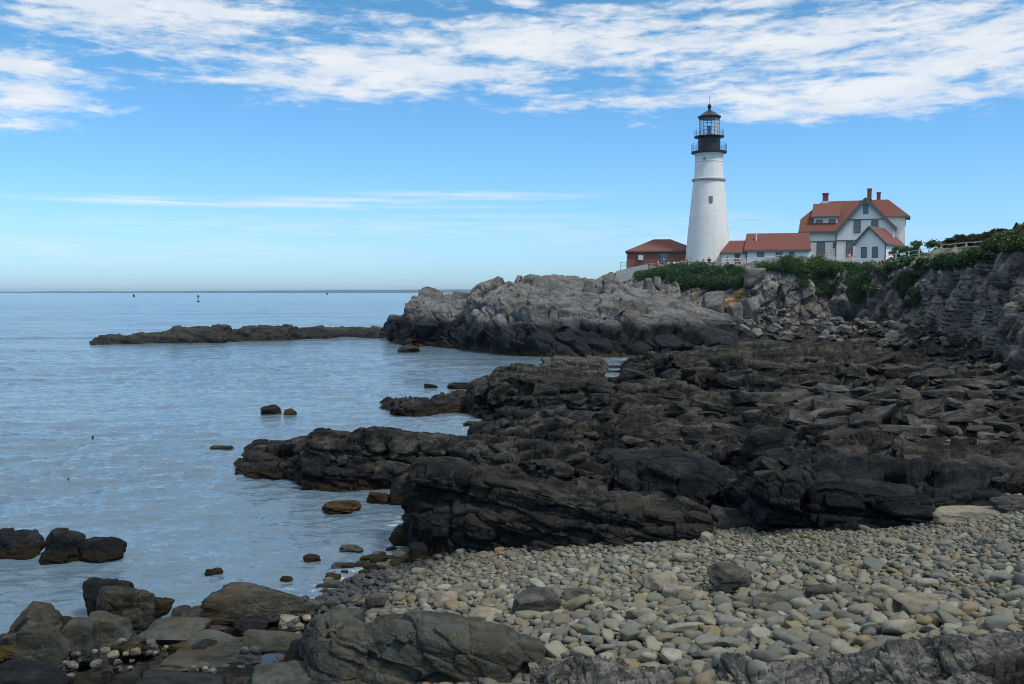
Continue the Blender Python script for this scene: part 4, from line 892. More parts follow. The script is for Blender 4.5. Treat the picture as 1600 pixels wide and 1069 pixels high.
s0_, z0_ = fb.pix(997.5, 399, -.3); box_sq(fb, MB(), s0_, s0_ + .75, -.45, -.09, z0_ - .75, z0_).build('window_unit', M['railwhite'], BH)
box_sq(fb, MB(), fb.pix(1030, 396, 0)[0], fb.pix(1044, 396, 0)[0], -.1, 0, ze - .62, ze - .5).build('lintel', M['concrete'], BH)

# ---------------------------------------------------------------- long low connecting building
fc_ = Frame(1163.5, 143.5, 12)
CB = tag(empty('long_house', fc_.P(0, 0, 9)), 'long low white building with red roof between lighthouse and keeper house', 'house')
sl_, zel = fc_.pix(1125, 394.6, -.3); srl, zrl = fc_.pix(1140, 376.2, 2.2); sA, zeA = fc_.pix(1163.6, 390.6, -.3); _, zrA = fc_.pix(1168.5, 365, 2.9); sEnd, _ = fc_.pix(1256, 389, 0)
dA = 5.8; dL = 4.4
box_sq(fc_, MB(), sA + .25, sEnd + 1.0, 0, dA, 7.6, zeA).build('wall', M['siding'], CB)
box_sq(fc_, MB(), sl_ + .3, sA + .25, .25, dL, 7.6, zel).build('entry_wall', M['siding'], CB)
rf = MB()
P_ = fc_.P
a, b, c, d_ = P_(sA - .1, -.3, zeA), P_(sEnd + 1, -.3, zeA), P_(sEnd + 1, dA / 2, zrA), P_(sA + .35, dA / 2, zrA); e_, f_ = P_(sEnd + 1, dA + .3, zeA), P_(sA - .1, dA + .3, zeA)
slab_poly(rf, [a, b, c, d_], .16); slab_poly(rf, [d_, c, e_, f_], .16)
rf.build('roof', M['redroof'], CB)
gb = MB(); gb.hexa([P_(sA + .26, 0, zeA - .1), P_(sA + .26, dA, zeA - .1), P_(sA + .26, dA / 2, zrA - .17)], [P_(sA + .4, 0, zeA - .1), P_(sA + .4, dA, zeA - .1), P_(sA + .4, dA / 2, zrA - .17)]); gb.build('gable', M['siding'], CB)
rl = MB(); E0, E1, E2, E3 = P_(sl_, -.05, zel), P_(sA + .2, -.05, zel), P_(sA + .2, dL + .2, zel), P_(sl_, dL + .2, zel); Q0, Q1 = P_(srl, dL / 2, zrl), P_(sA + .2, dL / 2, zrl)
rl.poly([E0, E1, Q1, Q0]); rl.poly([E1, E2, Q1]); rl.poly([E2, E3, Q0, Q1]); rl.poly([E3, E0, Q0]); rl.poly([E3, E2, E1, E0]); rl.build('entry_roof', M['redroof'], CB)
mt = MB(); trimbar(mt, a - [0, 0, .2], b - [0, 0, .2], .2); trimbar(mt, E0 - [0, 0, .1], E1 - [0, 0, .1], .16); trimbar(mt, P_(sA + .25, -.02, 8.4), P_(sA + .25, -.02, zeA - .1), .18); mt.build('trim', M['trim'], CB)
for (x0, x1, y0, y1) in [(1183, 1194, 391, 402), (1212, 1223, 390, 401), (1233, 1241, 391, 400)]: window(fc_, CB, x0, x1, y0, y1, 0)
window(fc_, CB, 1148, 1156.5, 396, 409, .25, False, 'door', 'trim')
sv, zv = fc_.pix(1181.7, 368, 1.4); MB().lathe(P_(sv, 1.5, zv), [(.11, -.9), (.11, 0), (.15, .02), (.15, .16), (.02, .22)], 12).build('vent_pipe', M['railwhite'], CB)

# ---------------------------------------------------------------- keeper house
fh = Frame(1306, 145, 22)
KH = tag(empty('keeper_house', fh.P(2, 0, 9.2)), 'big white keeper house with steep red roof, front gable and three chimneys', 'house')
P_ = fh.P
qL = .7; zg = 8.6
sL, _ = fh.pix(1252.5, 380, qL)
zE = fh.pix(1280, 361.5, qL - .4)[1]; zC = fh.pix(1252, 341.5, qL + 1.6)[1]; zR = fh.pix(1330, 313.5, 5.0)[1]
qE = qL - .45; qR = 5.2; slope = (zR - zE) / (qR - qE); qC = qE + (zC - zE) / slope; W2 = 2 * qR
sr0 = fh.pix(1285, 314.5, qR)[0]; sr1 = fh.pix(1388, 312, qR)[0]; se0 = fh.pix(1248.5, 361.7, qE)[0]; se1 = fh.pix(1421, 344.5, qC)[0]
sg0 = fh.pix(1304.5, 363, -.35)[0]; sgA, zgA = fh.pix(1352.7, 308.2, -.35); sg1 = fh.pix(1401, 356, -.35)[0]; zg0 = fh.pix(1304.5, 363, -.35)[1]; zg1 = fh.pix(1401, 356, -.35)[1]
# walls
wl = MB(); box_sq(fh, wl, sL, sgA + 2.5, qL, W2 - qL, zg, zE + .1); wl.build('wall', M['siding'], KH)
w2 = MB(); swR = se1 - .55
box_sq(fh, w2, sgA + 2.0, swR, qC + .5, W2 - qC - .5, zg, zC + .05); w2.build('end_wall', M['siding'], KH)
gl = MB()  # left gable under the clipped roof
gl.hexa([P_(sL, qL, zE), P_(sL, W2 - qL, zE), P_(sL, W2 - qC, zC - .25), P_(sL, qC, zC - .25)], [P_(sL + .3, qL, zE), P_(sL + .3, W2 - qL, zE), P_(sL + .3, W2 - qC, zC - .25), P_(sL + .3, qC, zC - .25)]); gl.build('side_gable', M['siding'], KH)
sx0, sx1 = fh.pix(1306.3, 370, 0)[0], fh.pix(1398, 370, 0)[0]
fg = MB()
prof = [(sx0, zg), (sx1, zg), (sx1, zg1 + .55), (sgA, zgA - .25), (sx0, zg0 + .25)]
fg.hexa([P_(s, 0, z) for s, z in prof], [P_(s, 2.2, z) for s, z in prof]); fg.build('front_gable', M['siding'], KH)
# roofs
rf = MB(); th = .22; ze1 = zC
def topz(q): return zE + slope * (min(q, 2 * qR - q) - qE)
slab_poly(rf, [P_(se0, qE, zE), P_(sgA, qE, zE), P_(sgA, qR, zR), P_(sr0, qR, zR), P_(se0 + .1, qC, zC)], th)
slab_poly(rf, [P_(sgA, qC, zC), P_(se1, qC, zC), P_(sr1, qR, zR), P_(sgA, qR, zR)], th)
bE = 2 * qR
slab_poly(rf, [P_(se1, bE - qC, zC), P_(sgA, bE - qC, zC), P_(sgA, qR, zR), P_(sr1, qR, zR)], th)
slab_poly(rf, [P_(sgA, bE - qE, zE), P_(se0, bE - qE, zE), P_(se0 + .1, bE - qC, zC), P_(sr0, qR, zR), P_(sgA, qR, zR)], th)
slab_poly(rf, [P_(se0 + .1, bE - qC, zC), P_(se0 + .1, qC, zC), P_(sr0, qR, zR)], th)
slab_poly(rf, [P_(se1, qC, zC), P_(se1, bE - qC, zC), P_(sr1, qR, zR)], th)
rf.build('roof', M['redroof'], KH)
cg = MB()   # front gable roof runs back into the main roof
qb = qR
slab_poly(cg, [P_(sg0, -.4, zg0), P_(sgA, -.4, zgA), P_(sgA, qb, zgA), P_(sg0, qb * .5, zg0)], .2)
slab_poly(cg, [P_(sgA, -.4, zgA), P_(sg1, -.4, zg1), P_(sg1, qb * .62, zg1), P_(sgA, qb, zgA)], .2)
cg.build('gable_roof', M['redroof'], KH)
mt = MB(); up = np.array([0, 0, -.22])
for (p, q) in ((P_(sg0, -.43, zg0), P_(sgA, -.43, zgA)), (P_(sgA, -.43, zgA), P_(sg1, -.43, zg1))): mt.bar(p + up, q + up, .42)
mt.bar(P_(se0, qE - .03, zE - .2), P_(sx0 + .1, qE - .03, zE - .2), .3)
mt.bar(P_(se0 - .02, qE, zE - .15), P_(se0 + .08, qC, zC - .15), .2)
for y_ in (377, ): mt.bar(P_(sL, qL - .03, fh.pix(1280, 377.6, qL)[1]), P_(sx0, qL - .03, fh.pix(1280, 377.6, qL)[1]), .14)
zt = fh.pix(1320, 376, 0)[1]; mt.bar(P_(sx0, -.03, zt), P_(sx1, -.03, zt), .16); zt2 = fh.pix(1350, 343, 0)[1]
mt.bar(P_(fh.pix(1324, 343, 0)[0], -.03, zt2), P_(fh.pix(1382, 343, 0)[0], -.03, zt2), .14)
mt.bar(P_(sx0, -.03, zg), P_(sx0, -.03, zg0), .14)
mt.bar(P_(sgA + 3.5, qC - .04, zC - .2), P_(se1, qC - .04, zC - .2), .24); mt.bar(P_(se1 + .02, qC, zC - .2), P_(se1 + .02, bE - qC, zC - .2), .24)
mt.build('trim', M['trim'], KH)
# dormer
qd = qE + 1.35
sd0, zd1 = fh.pix(1271.5, 339.5, qd); sd1, _ = fh.pix(1309, 339.5, qd); zd0 = topz(qd) - .5
dm = MB(); box_sq(fh, dm, sd0, sd1, qd, qR - .5, zd0, zd1); DM = dm.build('dormer', M['siding'], KH)
dr = MB(); zt_ = fh.pix(1300, 321.5, 4.2)[1]
slab_poly(dr, [P_(sd0 - .35, qd - .4, zd1 + .1), P_(sd1 + .35, qd - .4, zd1 + .1), P_(sd1 + .35, qR - .3, topz(qR - .3) - .02), P_(sd0 - .35, qR - .3, topz(qR - .3) - .02)], .2)
dr.build('dormer_roof', M['redroof'], DM)
box_sq(fh, MB(), sd1 + .005, sd1 + .06, qd + .01, 3.6, zd0, zd1 - .02).build('dormer_cheek', M['redroof'], DM)
mt = MB(); mt.bar(P_(sd0 - .35, qd - .42, zd1 - .02), P_(sd1 + .35, qd - .42, zd1 - .02), .22); mt.build('dormer_trim', M['trim'], DM)
for (x0, x1, y0, y1, q) in [(1274.5, 1285.5, 344, 356, qd), (1295, 1305.5, 343, 355, qd), (1349, 1357, 319, 334, 0), (1334, 1345, 344.5, 364, 0), (1361.5, 1372.5, 344.5, 358, 0), (1276, 1289, 378.5, 402, qL), (1301.5, 1306, 379, 388, qL), (1322, 1333, 377.5, 402, 0)]: window(fh, KH, x0, x1, y0, y1, q)
# bay windows in the right end wall
fe = Frame(1306, 145, 22); fe.o = P_(swR, 0, 0); fe.t, fe.b = fh.b.copy(), -fh.t.copy(); fe.ax = np.array([fe.t, fe.b, [0, 0, 1]])
for qq in (qC + 1.2, qC + 2.4, qC + 3.6):
    m = MB(); box_sq(fe, m, qq - .1, qq + .85, -.06, .02, zC - 1.3, zC - .25); w = m.build('window', M['trim'], KH); box_sq(fe, MB(), qq, qq + .75, -.075, 0, zC - 1.22, zC - .33).build('pane', M['glass'], w)
for (px, py0, py1, w, dq) in [(1290, 302, 318, .82, qR), (1358.7, 294.8, 316, .62, qR - .3), (1373, 300.5, 316, .55, qR + .5)]:
    s_, z1 = fh.pix(px, py0, dq); _, z0 = fh.pix(px, py1 + 4, dq); m = MB(); box_sq(fh, m, s_ - w / 2, s_ + w / 2, dq - w / 2, dq + w / 2, z0, z1 - .12)
    box_sq(fh, m, s_ - w / 2 - .05, s_ + w / 2 + .05, dq - w / 2 - .05, dq + w / 2 + .05, z1 - .22, z1); c_ = m.build('chimney', M['redbrick2'], KH)
    f_ = MB(); box_sq(fh, f_, s_ - w / 2 - .08, s_ + w / 2 + .08, dq - w / 2 - .08, dq + w / 2 + .08, zR - .35, zR + .05); f_.build('flashing', M['railwhite'] if px < 1300 else M['redroof'], c_)
# small annex in front
fa = Frame(1334, 138.5, 38)
AN = tag(empty('annex_house', fa.P(2, 0, 9)), 'small white annex with red gable roof in front of the keeper house', 'house')
P_ = fa.P
a0, zl = fa.pix(1332.3, 382, 0); aA, zA = fa.pix(1358, 353, 0); a1, zr_ = fa.pix(1386, 380, 0); zl = zr_ = (zl + zr_) / 2; dq = 8.6
w0, w1 = a0 + .3, a1 - .3; kz = (zA - zl) / (aA - a0)
pr = [(w0, 8.2), (w1, 8.2), (w1, zl + kz * .3 - .2), (aA, zA - .2), (w0, zl + kz * .3 - .2)]
m = MB(); m.hexa([P_(s, .3, z) for s, z in pr], [P_(s, dq, z) for s, z in pr]); m.build('wall', M['siding'], AN)
m = MB(); slab_poly(m, [P_(a0, 0, zl), P_(aA, 0, zA), P_(aA, dq + .3, zA), P_(a0, dq + .3, zl)], .17); slab_poly(m, [P_(aA, 0, zA), P_(a1, 0, zr_), P_(a1, dq + .3, zr_), P_(aA, dq + .3, zA)], .17); m.build('roof', M['redroof'], AN)
m = MB(); u_ = np.array([0, 0, -.15]); m.bar(P_(a0, -.03, zl) + u_, P_(aA, -.03, zA) + u_, .26); m.bar(P_(aA, -.03, zA) + u_, P_(a1, -.03, zr_) + u_, .26); m.bar(P_(a1 + .02, 0, zr_ - .12), P_(a1 + .02, dq + .3, zr_ - .12), .14); m.bar(P_(w1, .28, 8.2), P_(w1, .28, zl), .14); m.build('trim', M['trim'], AN)
window(fa, AN, 1345.6, 1354.4, 386, 403, .3); window(fa, AN, 1363, 1372, 385.5, 403, .3)
f2_ = Frame(1334, 138.5, 38); f2_.o = P_(w1, 0, 0); f2_.t, f2_.b = fa.b.copy(), -fa.t.copy(); f2_.ax = np.array([f2_.t, f2_.b, [0, 0, 1]])
m = MB(); box_sq(f2_, m, 4.6, 6.4, -.05, .02, 9.6, 10.5); w = m.build('window', M['trim'], AN); box_sq(f2_, MB(), 4.7, 6.3, -.07, 0, 9.7, 10.4).build('pane', M['glass'], w)

# ---------------------------------------------------------------- fences
def fence(name, label, pts, D, rails, mat, pw=.09, rw_=.07, hgt=None, posts=None, pickets=0, cat='fence'):
    """pts: pixels of the top rail from left to right; rails: distances down from it in metres"""
    T = [atY(x, y, d) for (x, y), d in zip(pts, D if hasattr(D, '__len__') else [D] * len(pts))]
    par = tag(empty(name, T[0] - np.array([0, 0, hgt])), label, cat)
    m = MB()
    for r in rails:
        m2 = MB()
        for p, q in zip(T[:-1], T[1:]): m2.bar(p - [0, 0, r], q - [0, 0, r], rw_)
        m2.build('rail', mat, par)
    for p in (T if posts is None else [T[i] for i in posts]): MB().bar(p - [0, 0, hgt + .3], p + [0, 0, .06], pw).build('post', mat, par)
    if pickets:
        m3 = MB()
        for p, q in zip(T[:-1], T[1:]):
            n = max(2, int(np.linalg.norm(q - p) / pickets))
            for i in range(n): c = p + (q - p) * (i + .5) / n; m3.bar(c - [0, 0, hgt], c, .05)
        m3.build('picket_row', mat, par)
    return par
fence('railing', 'grey metal railing on the concrete corner left of the brick house', [(970, 410.5), (979, 409.5), (979.5, 400)], [128, 130, 134], (0, .45), M['railgrey'], hgt=1.1)
fence('railing', 'white railing on the cliff edge in front of the long low building', [(1128, 404), (1145, 404), (1165, 405), (1185, 402.5), (1205, 401), (1222, 398.8), (1237, 400), (1255, 403)], 132, (0, .4, .8), M['railwhite'], hgt=1.1, cat='railing')
fence('picket_fence', 'white picket fence below the keeper house annex', [(1290, 401), (1318, 403), (1345, 404.5), (1362, 404.5), (1378, 403.5)], 131, (0, .7), M['railwhite'], hgt=1.0, pickets=.18)
fence('wire_fence', 'thin grey rail fence climbing the slope right of the annex', [(1378, 402), (1400, 397), (1420, 393), (1436, 390.5), (1452, 388), (1470, 386)], [122, 119, 116, 114, 112, 110], (0, .5), M['railwhite'], hgt=1.1, rw_=.05)
fence('timber_fence', 'pale weathered timber rail fence along the grassy slope at right', [(1471, 383), (1490, 381.2), (1510, 379), (1528, 378), (1543, 377), (1553, 374), (1561, 371)], [100, 97, 94, 91, 88, 86, 84], (0, .42, .95), M['wood'], hgt=1.15, pw=.13, rw_=.1, posts=[0, 2, 4, 6])
cw = MB(); a, b, c = atY(963, 424, 124), atY(985, 418, 128), atY(1012, 413, 134)
for p, q in ((a, b), (b, c)): cw.hexa([p + [0, 0, -1.6], q + [0, 0, -1.6], q + [0, .5, -1.6], p + [0, .5, -1.6]], [p, q, q + [0, .5, 0], p + [0, .5, 0]])
tag(cw.build('retaining_wall', M['concrete'], origin=b - [0, 0, 1.6]), 'bluish concrete wall on the cliff corner under the brick house', 'wall')

# ---------------------------------------------------------------- buoys
def buoy(px, py, hpx, label, small=False):
    B = atZ(px, py, 0); h = hpx / F * B[1]; B[2] += .07 if B[1] < 60 else .03
    t = tag(empty('buoy', B), label, 'buoy')
    if small: MB().lathe(B, [(.12 * h, -.3 * h), (.3 * h, 0), (.34 * h, .35 * h), (.25 * h, .75 * h), (.06 * h, .8 * h), (.05 * h, h)], 16).build('float', M['iron'], t, smooth=True); return
    MB().lathe(B, [(.12 * h, -.2 * h), (.25 * h, 0), (.25 * h, .1 * h), (.2 * h, .13 * h)], 24).build('float', M['iron'], t)
    m = MB()
    for i in range(4):
        a = PI / 4 + i * PI / 2; u = np.array([math.cos(a), math.sin(a), 0]); m.bar(B + u * .17 * h + [0, 0, .12 * h], B + u * .09 * h + [0, 0, .74 * h], .05 * h)
    for k in range(3):
        for i in range(4):
            r = (.17 - .027 * k) * h; a, b = PI / 4 + i * PI / 2, PI / 4 + (i + 1) * PI / 2; z = (.14 + .2 * k) * h
            m.bar(B + [r * math.cos(a), r * math.sin(a), z], B + [r * math.cos(b), r * math.sin(b), z], .03 * h)
    m.build('cage', M['buoywhite'], t); MB().lathe(B, [(.12 * h, .1 * h), (.1 * h, .5 * h)], 16).build('bell_panel', M['buoywhite'], t)
    MB().lathe(B, [(.12 * h, .66 * h), (.14 * h, .7 * h), (.14 * h, .92 * h), (.08 * h, h)], 16).build('lamp', M['iron'], t)
M['buoywhite'] = plain('buoy paint', (.42, .38, .33), .6, .1)
buoy(310, 471.5, 10, 'pale bell buoy with dark top, far out on the sea'); buoy(209, 464, 5, 'tiny dark buoy far out, left of the bell buoy', True); buoy(511, 460.5, 4, 'tiny far buoy near the horizon right of the bell buoy', True)
buoy(145, 688.5, 5, 'small dark float alone in the near left water', True); buoy(107, 754, 4, 'small dark float low in the left water', True)
# ---------------------------------------------------------------- people
def skin(name, verts, edges, radii, mat, sub=1):
    me = bpy.data.meshes.new(name); me.from_pydata(verts, edges, []); o = bpy.data.objects.new(name, me); COL.objects.link(o)
    md = o.modifiers.new('skin', 'SKIN'); md.use_smooth_shade = True
    for v, r in zip(me.skin_vertices[0].data, radii): v.radius = (r, r)
    me.skin_vertices[0].data[0].use_root = True
    sb = o.modifiers.new('sub', 'SUBSURF'); sb.levels = sub; sb.render_levels = sub
    bpy.context.view_layer.update(); dg = bpy.context.evaluated_depsgraph_get(); r = bpy.data.meshes.new_from_object(o.evaluated_get(dg)); r.name = name
    bpy.data.objects.remove(o); r.materials.clear(); r.materials.append(mat); return r
def body(pose):
    V = [(0, 0, .93), (0, 0, 1.12), (0, 0, 1.36), (0, 0, 1.46), (0, -.01, 1.53), (0, -.02, 1.62), (0, -.02, 1.70)]; R = [.13, .12, .13, .06, .055, .085, .06]; E = [(i, i + 1) for i in range(6)]
    V.append((0, -.115, 1.6)); R.append(.018); E.append((5, 7))
    for s in (-1, 1):
        lean = .05 * s if pose == 1 else 0
        b = len(V); V += [(s * .09, 0, .88), (s * .1, -.02 - lean, .5), (s * .1, lean, .09), (s * .11, -.13 + lean, .04)]; R += [.095, .062, .045, .035]; E += [(0, b), (b, b + 1), (b + 1, b + 2), (b + 2, b + 3)]
        b = len(V)
        if pose == 2: arm = [(s * .19, 0, 1.4), (s * .27, -.05, 1.14), (s * .17, -.26, 1.12), (s * .13, -.32, 1.13)]; dr = np.array([-s * .3, -.9, .1])
        elif pose == 1 and s > 0: arm = [(s * .19, 0, 1.4), (s * .3, -.1, 1.2), (s * .2, -.28, 1.4), (s * .17, -.3, 1.48)]; dr = np.array([-.2, -.3, .9])
        else: arm = [(s * .19, 0, 1.4), (s * .25, .03, 1.12), (s * .25, -.04, .87), (s * .25, -.06, .8)]; dr = np.array([0, -.25, -1.0])
        V += arm; R += [.062, .045, .033, .03]; E += [(2, b), (b, b + 1), (b + 1, b + 2), (b + 2, b + 3)]
        dr = dr / np.linalg.norm(dr); sd_ = np.cross(dr, [s * 1.0, .2, 0]); sd_ /= np.linalg.norm(sd_) + 1e-9
        for k, (off, ln) in enumerate(((-.03, .07), (-.01, .085), (.01, .08), (.03, .062))):
            p = np.array(arm[3]) + sd_ * off + dr * .04; q = p + dr * ln * .5; w = q + dr * ln * .45 + np.array([-s * .012, 0, 0]); c = len(V)
            V += [tuple(p), tuple(q), tuple(w)]; R += [.009, .0085, .007]; E += [(b + 3, c), (c, c + 1), (c + 1, c + 2)]
        p = np.array(arm[3]) + sd_ * -.04; c = len(V); V += [tuple(p), tuple(p + dr * .03 - sd_ * .02)]; R += [.01, .008]; E += [(b + 3, c), (c, c + 1)]
    return V, E, R
BODY = []; SHIRT = []; PANTS = []; HAIR = []
for ps in range(3):
    V, E, R = body(ps); BODY.append(skin('person', V, E, R, M['skin']))
    tv = [(0, .005, .9), (0, .005, 1.12), (0, .005, 1.36), (0, .005, 1.43)]; tr = [.155, .15, .16, .085]; te = [(0, 1), (1, 2), (2, 3)]
    for s in (-1, 1):
        a = V[[i for i, v in enumerate(V) if abs(v[0] - s * .19) < 1e-6 and abs(v[2] - 1.4) < 1e-6][0]]; bI = [i for i, v in enumerate(V) if v == a][0]; e2 = V[bI + 1]; c = len(tv)
        tv += [a, e2]; tr += [.085, .07]; te += [(2, c), (c, c + 1)]
    SHIRT.append(skin('shirt', tv, te, tr, M['skin']))
    pv = [(0, .0, .95)]; pr_ = [.15]; pe = []
    for s in (-1, 1):
        i0 = [i for i, v in enumerate(V) if abs(v[0] - s * .09) < 1e-6 and abs(v[2] - .88) < 1e-6][0]; c = len(pv); pv += [V[i0], V[i0 + 1], (V[i0 + 2][0], V[i0 + 2][1], .14)]; pr_ += [.115, .085, .068]; pe += [(0, c), (c, c + 1), (c + 1, c + 2)]
    PANTS.append(skin('trousers', pv, pe, pr_, M['skin']))
hv, hf = ico(3); H = hv * np.array([.1, .112, .12]); H = np.where((hv[:, [1]] < -.25) & (hv[:, [2]] < .45), H * .72, H) + np.array([0, .002, 1.655])
hm = bpy.data.meshes.new('hair'); hm.from_pydata([tuple(v) for v in H], [], [tuple(map(int, f)) for f in hf]); hm.materials.append(M['hair'])
CLO = {k: plain(k + ' cloth', c, .9, .08, 8) for k, c in dict(blue=(.05, .13, .45), white=(.6, .6, .6), pink=(.6, .25, .26), black=(.012, .012, .014), navy=(.03, .05, .12), orange=(.5, .2, .08), grey=(.2, .22, .25), teal=(.1, .25, .28), red=(.4, .07, .06), denim=(.07, .11, .2), khaki=(.28, .23, .15)).items()}
def person(px, pyhead, D, label, top, bottom, pose, rz, hgt=1.7, group=None):
    P = atY(px, pyhead, D); P[2] -= hgt
    o = bpy.data.objects.new('person', BODY[pose]); COL.objects.link(o); o.location = tuple(P); o.rotation_euler = (0, 0, rz); k = hgt / 1.76; o.scale = (k * 1.05, k * 1.05, k)
    tag(o, label, 'person', group)
    for nm, me, mt in (('shirt', SHIRT[pose], CLO[top]), ('trousers', PANTS[pose], CLO[bottom]), ('hair', hm, None)):
        c = bpy.data.objects.new(nm, me); COL.objects.link(c); c.parent = o
        if mt: c.material_slots[0].link = 'OBJECT'; c.material_slots[0].material = mt
for args in [(1036.5, 401.5, 140, 'person in a bright blue shirt and pale cap in front of the brick house', 'blue', 'denim', 0, .3), (1044, 407, 140, 'person in white just right of the blue shirted one', 'white', 'denim', 2, 2.0), (1028.5, 405.5, 141, 'person in an orange shirt left of the blue shirted one', 'orange', 'navy', 0, 1.0),
             (1023.5, 409, 141, 'short person in grey blue left of the orange shirted one', 'denim', 'navy', 1, 4), (1015.5, 408.5, 142, 'person in dark red at the left end of the crowd by the brick house', 'red', 'black', 0, 2.4), (1053, 406.5, 140, 'person in a white shirt before the right window of the brick house', 'white', 'teal', 2, .6),
             (1059, 406, 140, 'person in a teal shirt in the crowd between brick house and lighthouse', 'teal', 'navy', 0, 3.3), (1064.5, 405, 141, 'person in dark red in the crowd between brick house and lighthouse', 'red', 'denim', 1, .2), (1068.5, 405.5, 142, 'person in grey at the right end of that crowd', 'grey', 'navy', 0, 5),
             (1074, 405.5, 140, 'person in navy at the left foot of the lighthouse', 'navy', 'black', 2, 1.5), (1080, 404, 140, 'person in dark grey at the left foot of the lighthouse', 'grey', 'black', 0, .4), (1099.5, 404.5, 140, 'person in grey in front of the lighthouse, left of the one in black', 'grey', 'navy', 0, 3),
             (1108, 401.5, 140, 'person in black standing before the middle of the lighthouse', 'black', 'black', 2, 0), (1137, 401, 136, 'person in a pink shirt and dark hair beside the lighthouse, at the railing', 'pink', 'denim', 0, .8), (1150, 401.5, 136, 'person in red at the white railing before the door', 'red', 'khaki', 1, 5.5), (1155.5, 400.5, 136, 'person in brown khaki at the white railing before the door', 'khaki', 'navy', 2, .9),
             (1282, 396, 134, 'person in navy below the left window of the keeper house', 'navy', 'denim', 2, .4), (1289.5, 394.5, 134, 'person in pinkish brown beside the one in navy at the keeper house', 'khaki', 'grey', 0, 5.8), (1327, 394.5, 134, 'person in bright pink under the middle window of the keeper house', 'pink', 'pink', 0, .2), (1331, 398, 133, 'shorter person in pink right in front of the annex corner', 'pink', 'white', 1, 1)]:
    person(*args)

# ---------------------------------------------------------------- plants
def leaf_cloud(blobs, n, size, rng, flatness=.0):
    """many small bent leaf sprays through the volume of ellipsoids (center, radii)"""
    C = np.array([b[0] for b in blobs], float); Rr = np.array([b[1] for b in blobs], float)
    w = Rr.prod(1) ** (2 / 3.); w /= w.sum(); k = rng.choice(len(blobs), n, p=w)
    d = rng.normal(size=(n, 3)); d /= np.linalg.norm(d, axis=1, keepdims=True); r = rng.uniform(.35, 1.0, (n, 1)) ** .5 * (1 + .18 * rng.normal(size=(n, 1)))
    c = C[k] + d * r * Rr[k]
    a = rng.normal(size=(n, 3)); a /= np.linalg.norm(a, axis=1, keepdims=True); b = np.cross(a, rng.normal(size=(n, 3))); b /= np.linalg.norm(b, axis=1, keepdims=True)
    s = size * rng.uniform(.6, 1.4, (n, 1)); nn = np.cross(a, b)
    V = np.stack([c - a * s, c - b * s * .5 + nn * s * .15, c + a * s, c + b * s * .5 + nn * s * .15], 1).reshape(-1, 3)
    i = np.arange(n) * 4
    return V, np.stack([i, i + 1, i + 2, i + 3], -1)
def shrubmass(name, label, cat, poly, key, nb, rad, per, mat, size=.09, kind=None, lift=.5, squash=.7, seed=0):
    rng = np.random.default_rng(seed + 40); bl = []; keys = key if isinstance(key, tuple) else (key,)
    def f(x, y):
        best = None
        for k in keys:
            h = hit(k, x, y)
            if h is not None and (best is None or h[1] < best[1]): best = h
        if best is None: return
        r = rad * rng.choice([.5, .7, .9, 1.1, 1.6], p=[.25, .25, .25, .17, .08]); bl.append((best + np.array([0, -.1, r * squash * lift]), (r, r, r * squash)))
    random.seed(seed + 5); scatter(poly, nb, f)
    if not bl: return
    V, Fc = leaf_cloud(bl, int(len(bl) * per * 2.2), size, rng)
    o = link_mesh(name, V, Fc, M[mat], origin=np.mean([b[0] for b in bl], 0)); tag(o, label, cat, kind=kind); return o
shrubmass('undergrowth', 'dark green shrubs covering the cliff top below the lighthouse', 'undergrowth', [(978, 432), (1010, 424), (1060, 421), (1110, 420), (1165, 423), (1172, 434), (1166, 447), (1120, 452), (1075, 450), (1040, 440), (1000, 438)], 'cliff', 170, .75, 190, 'shrub', kind='stuff', seed=1)
shrubmass('undergrowth', 'green shrubs on the cliff edge in front of the keeper house', 'undergrowth', [(1180, 428), (1205, 418), (1215, 412), (1240, 411), (1275, 413), (1300, 414), (1340, 417), (1362, 419), (1370, 424), (1340, 424), (1290, 428), (1240, 426), (1200, 422)], 'cliff', 120, .65, 170, 'shrub2', kind='stuff', seed=2)
shrubmass('undergrowth', 'dark green plants hanging in the notch between the two cliffs', 'undergrowth', [(1330, 420), (1358, 416), (1362, 470), (1345, 476), (1330, 450)], ('cliff', 'rcliff'), 50, .7, 160, 'shrub', kind='stuff', seed=3, lift=.2)
shrubmass('undergrowth', 'dark shrubs along the brow of the right cliff below the timber fence', 'undergrowth', [(1365, 424), (1385, 417), (1420, 411), (1470, 405), (1530, 400), (1545, 400), (1530, 410), (1500, 420), (1450, 420), (1400, 420), (1375, 428)], ('rcliff', 'hill'), 95, .42, 150, 'shrub', kind='stuff', seed=4)
shrubmass('undergrowth', 'moss and weeds growing on the middle of the right cliff face', 'undergrowth', [(1408, 430), (1432, 428), (1440, 480), (1412, 484), (1400, 455)], 'rcliff', 34, .5, 120, 'shrub', kind='stuff', seed=5, lift=.05)
shrubmass('undergrowth', 'thin green weeds on the cliff ledges under the keeper house', 'undergrowth', [(1240, 428), (1330, 430), (1330, 462), (1290, 462), (1250, 445)], 'cliff', 36, .5, 90, 'shrub', kind='stuff', seed=6, lift=.05)
shrubmass('grass', 'long green grass on the slope at the right edge', 'grass', [(1535, 388), (1550, 376), (1575, 366), (1605, 362), (1605, 388), (1570, 392)], ('hill', 'rcliff'), 150, .26, 130, 'grass', size=.075, kind='stuff', seed=7)
